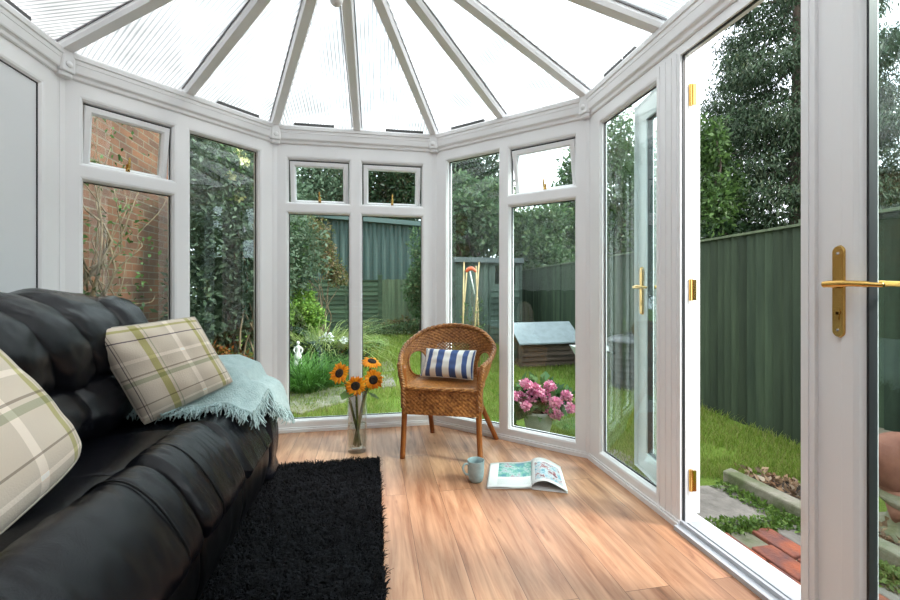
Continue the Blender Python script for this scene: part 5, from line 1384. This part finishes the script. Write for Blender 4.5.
# kerb and soil bed
for a_, b2 in zip(KERB[:-1], KERB[1:]):
    pass
mb = MB(); kp = [KERB[0] + Vector((0, 0)), KERB[1], KERB[2], KERB[3]]
L1 = kp; w_ = .085
vsl = []
for i, p in enumerate(L1):
    vsl += [(p.x - w_/2, p.y, GZ - .05), (p.x + w_/2, p.y + .03, GZ - .05), (p.x + w_/2, p.y + .03, GZ + .085), (p.x - w_/2, p.y, GZ + .085)]
fs = [(4*i + k, 4*i + (k+1) % 4, 4*i + 4 + (k+1) % 4, 4*i + 4 + k) for i in range(3) for k in range(4)] + [(3, 2, 1, 0), (12, 13, 14, 15)]
mb.add(vsl, fs); tag(mb.build('kerb_stone', mossstone, bevel=.01), 'mossy raised concrete edging between paving and soil bed', 'kerb')
mb = MB(); bed = [(2.13, 2.20), (2.15, 1.6), (2.18, .9), (2.20, .2), (2.55, .2), (2.50, 1.0), (2.48, 1.7), (2.36, 2.15)]
mb.prism(bed[::-1] if False else bed, GZ - .05, GZ + .045); tag(mb.build('soil_bed', soil), 'dark soil bed behind the raised edging', 'flower bed')
rs = np.random.RandomState(3); bl = [((x, y, GZ + .05), (.12, .16, .012)) for x, y in ((2.25, 2.08), (2.30, 1.95), (2.34, 1.75), (2.33, 1.5), (2.25, 1.65), (2.36, 1.2), (2.36, .8))]
o = foliage('leaf_litter', bl, 900, .042, litter, None, 13); tag(o, 'dry fallen leaves scattered on the soil bed', 'leaves', kind='stuff')
g_hyd2 = leafmat('weed_green', [(.06, .13, .02), (.12, .21, .04), (.18, .28, .06)])
# weeds along kerb and slab joint
def weeds(label, pts, n, seed, size=.03):
    bl = [((x, y, GZ + .015), (.05, .05, .022)) for x, y in pts]
    o = foliage('weeds', bl, n, size, g_hyd2, None, seed, .6); tag(o, label, 'weeds', kind='stuff')
weeds('green weeds growing along the foot of the mossy kerb', [(kx(y) - .085, y) for y in np.arange(1.0, 2.12, .08)], 1500, 15, .024)
weeds('green weeds in the joint between the concrete slabs', [(x, 1.765 + .012 * math.sin(x * 9)) for x in np.arange(1.56, 2.0, .05)], 900, 16, .020)
weeds('patch of weeds on the soil bed', [(2.44, 2.0), (2.42, 1.85), (2.30, 2.16)], 350, 17, .022)

# clay ornament seen through the closed leaf's glass
oq = at(905, 470, 1.9); ox, oy = oq.x + .08, oq.y
orn = thing('clay_ornament', 'reddish-brown clay garden ornament beyond the glass at the right edge', 'ornament', (ox, oy, GZ))
T = Matrix.Translation((ox, oy, GZ)); d_ = Vector((CP, -SP, 0))
def O(px, py, dd=2.0): return at(px, py, dd)
mb = MB(); mb.tube(smooth_path([O(902, 520, 1.9), O(897, 492), O(889, 470), O(886, 452), O(900, 444), O(930, 450), O(955, 480), O(960, 540)], 6), [.035 + .035 * math.sin(PI * min(1, k / 30)) for k in range(43)], 18)
mb.build('bent_arm', terracotta, orn, smooth=True)
mb = MB(); mb.tube(smooth_path([O(930, 452), O(935, 500), O(930, 560, 1.95), at(925, 600, 1.9)], 5), [.10, .11, .12, .125, .13, .13, .13, .13, .12, .12, .11, .11, .10, .1, .1, .1], 20); mb.build('ornament_body', terracotta, orn, smooth=True)
mb = MB(); mb.lathe([(0, 0), (.20, 0), (.21, .03), (.17, .06), (.12, .09), (.10, .14), (.14, .18), (.15, .20), (0, .21)], 28, Matrix.Translation((ox + .02, oy, GZ))); mb.build('stone_base', mossstone, orn, smooth=True)
wq = at(900, 505, 2.5); lw_ = thing('brick_planter_wall', 'low pinkish brick wall behind the clay ornament, at the right edge', 'wall', (wq.x, wq.y, GZ))
mb = MB(); mb.box(wq.x - .25, wq.x + .65, wq.y - .35, wq.y + .20, GZ, GZ + .30)
pkb = new_mat('pinkish_brick')[0]; pkb.user_clear() if False else None
mb.build('brick_courses', brickm, lw_)
weeds('green tuft of weeds in front of the clay ornament', [(at(884, 525, 1.7).x, at(884, 525, 1.7).y), (at(893, 560, 1.65).x, at(893, 560, 1.65).y)], 300, 19)

g_leafy = leafmat('fresh_leaf', [(.035, .08, .022), (.07, .14, .035), (.11, .19, .055), (.025, .055, .02)])
# trees behind the right fence
def conifer(label, bx, by, h, r0, n, seed):
    t = thing('conifer_tree', label, 'tree', (bx, by, GZ)); bl = []; rn = random.Random(seed)
    z = .9
    while z < h:
        f = 1 - z / h; k = max(4, int(12 * f + 5))
        for j in range(k):
            a = 2*PI*(j + rn.random()) / k; rr = r0 * (f ** .75) * rn.uniform(.45, .92); q = .24 + .26 * f
            bl.append(((bx + math.cos(a) * rr, by + math.sin(a) * rr, z + rn.uniform(-.2, .2)), (q * 1.3, q * 1.3, q * .55)))
        z += .30
    foliage('crown', bl, n, .078, g_con, t, seed, .28, 1.2, .10)
    mb = MB(); mb.tube([(bx, by, GZ), (bx, by, h * .35), (bx, by, h)], [.17, .10, .01], 12)
    for b_ in bl[::4]: mb.tube([(bx, by, b_[0][2] + .15), b_[0]], [.035, .012], 5)
    mb.build('trunk', bark, t, smooth=True)
q = at(797, 200, 7.8); conifer('tall dark conifer with a bare lower trunk behind the right fence', q.x, q.y, 9.6, 2.6, 200000, 101)
q = at(714, 170, 7.0); tree('loose leafy green tree left of the conifer, behind the right fence', (q.x + .1, q.y, 2.9), (.62, .5, 1.35), 16, 5200, .085, g_leafy, 102, .07, shell=.35, rb=.34)
q = at(735, 220, 6.8); tree('low shrubby tree just above the right fence, under the conifer', (q.x + .2, q.y, 1.62), (1.1, .5, .38), 10, 2600, .09, g_dark, 103, .05, name='shrubby_tree', shell=.35, rb=.36)
q = at(885, 200, 9.0); tree('round dark treetop at the right edge beyond the closed door leaf', (q.x + .7, q.y - .2, 2.5), (1.0, .8, .7), 9, 5000, .10, g_dark, 104, .08, shell=.3)
q = Vector((6.0, -1.1)); tree('unseen broad hedge tree added beyond the right fence to darken window reflections', (q.x, q.y, 1.9), (1.5, 2.2, 1.5), 14, 12000, .14, g_mid, 130, .1, shell=.3, rb=.45)  # added out of view, blocks bright sky mirrored in the left panes
# trees across the back of the garden
back = [(470, 10.8, 2.6, (1.15, .9, 1.25), g_hedge, 'leafy laurel behind the garden shed'),
        (540, 11.3, 2.35, (1.35, .8, 1.0), g_hedge, 'broad laurel right of the shed, above the fence'),
        (592, 12.2, 3.0, (1.3, .9, 2.1), g_mid, 'mid green tree behind the dustbin end of the fence'),
        (640, 12.5, 3.9, (1.7, 1.0, 3.0), g_mid, 'tall green tree seen through the sidelight'),
        (458, 17.5, 4.8, (2.2, 1.0, 3.2), g_dark, 'tall dark tree behind the shed and laurels'),
        (385, 21.5, 5.2, (2.2, 1.2, 2.6), g_dark, 'dark tree above the right half of the metal outbuilding'),
        (325, 21.5, 5.4, (2.4, 1.2, 2.8), g_grey, 'grey-green tree above the left half of the metal outbuilding'),
        (255, 15.0, 4.2, (2.0, 1.2, 3.2), g_grey, 'tall grey-green tree at the far left of the garden'),
        (210, 9.5, 3.0, (1.6, 1.0, 2.6), g_dark, 'dark tree behind the tall shrub on the left')]
for j, (px, d, zc, r_, m_, lb) in enumerate(back):
    q = at(px, 200, d); tree(lb, (q.x, q.y, zc), r_, 18, 17000 if d < 15 else 19000, .13 if d < 15 else .21, m_, 110 + j, .12, shell=.30, rb=.44)
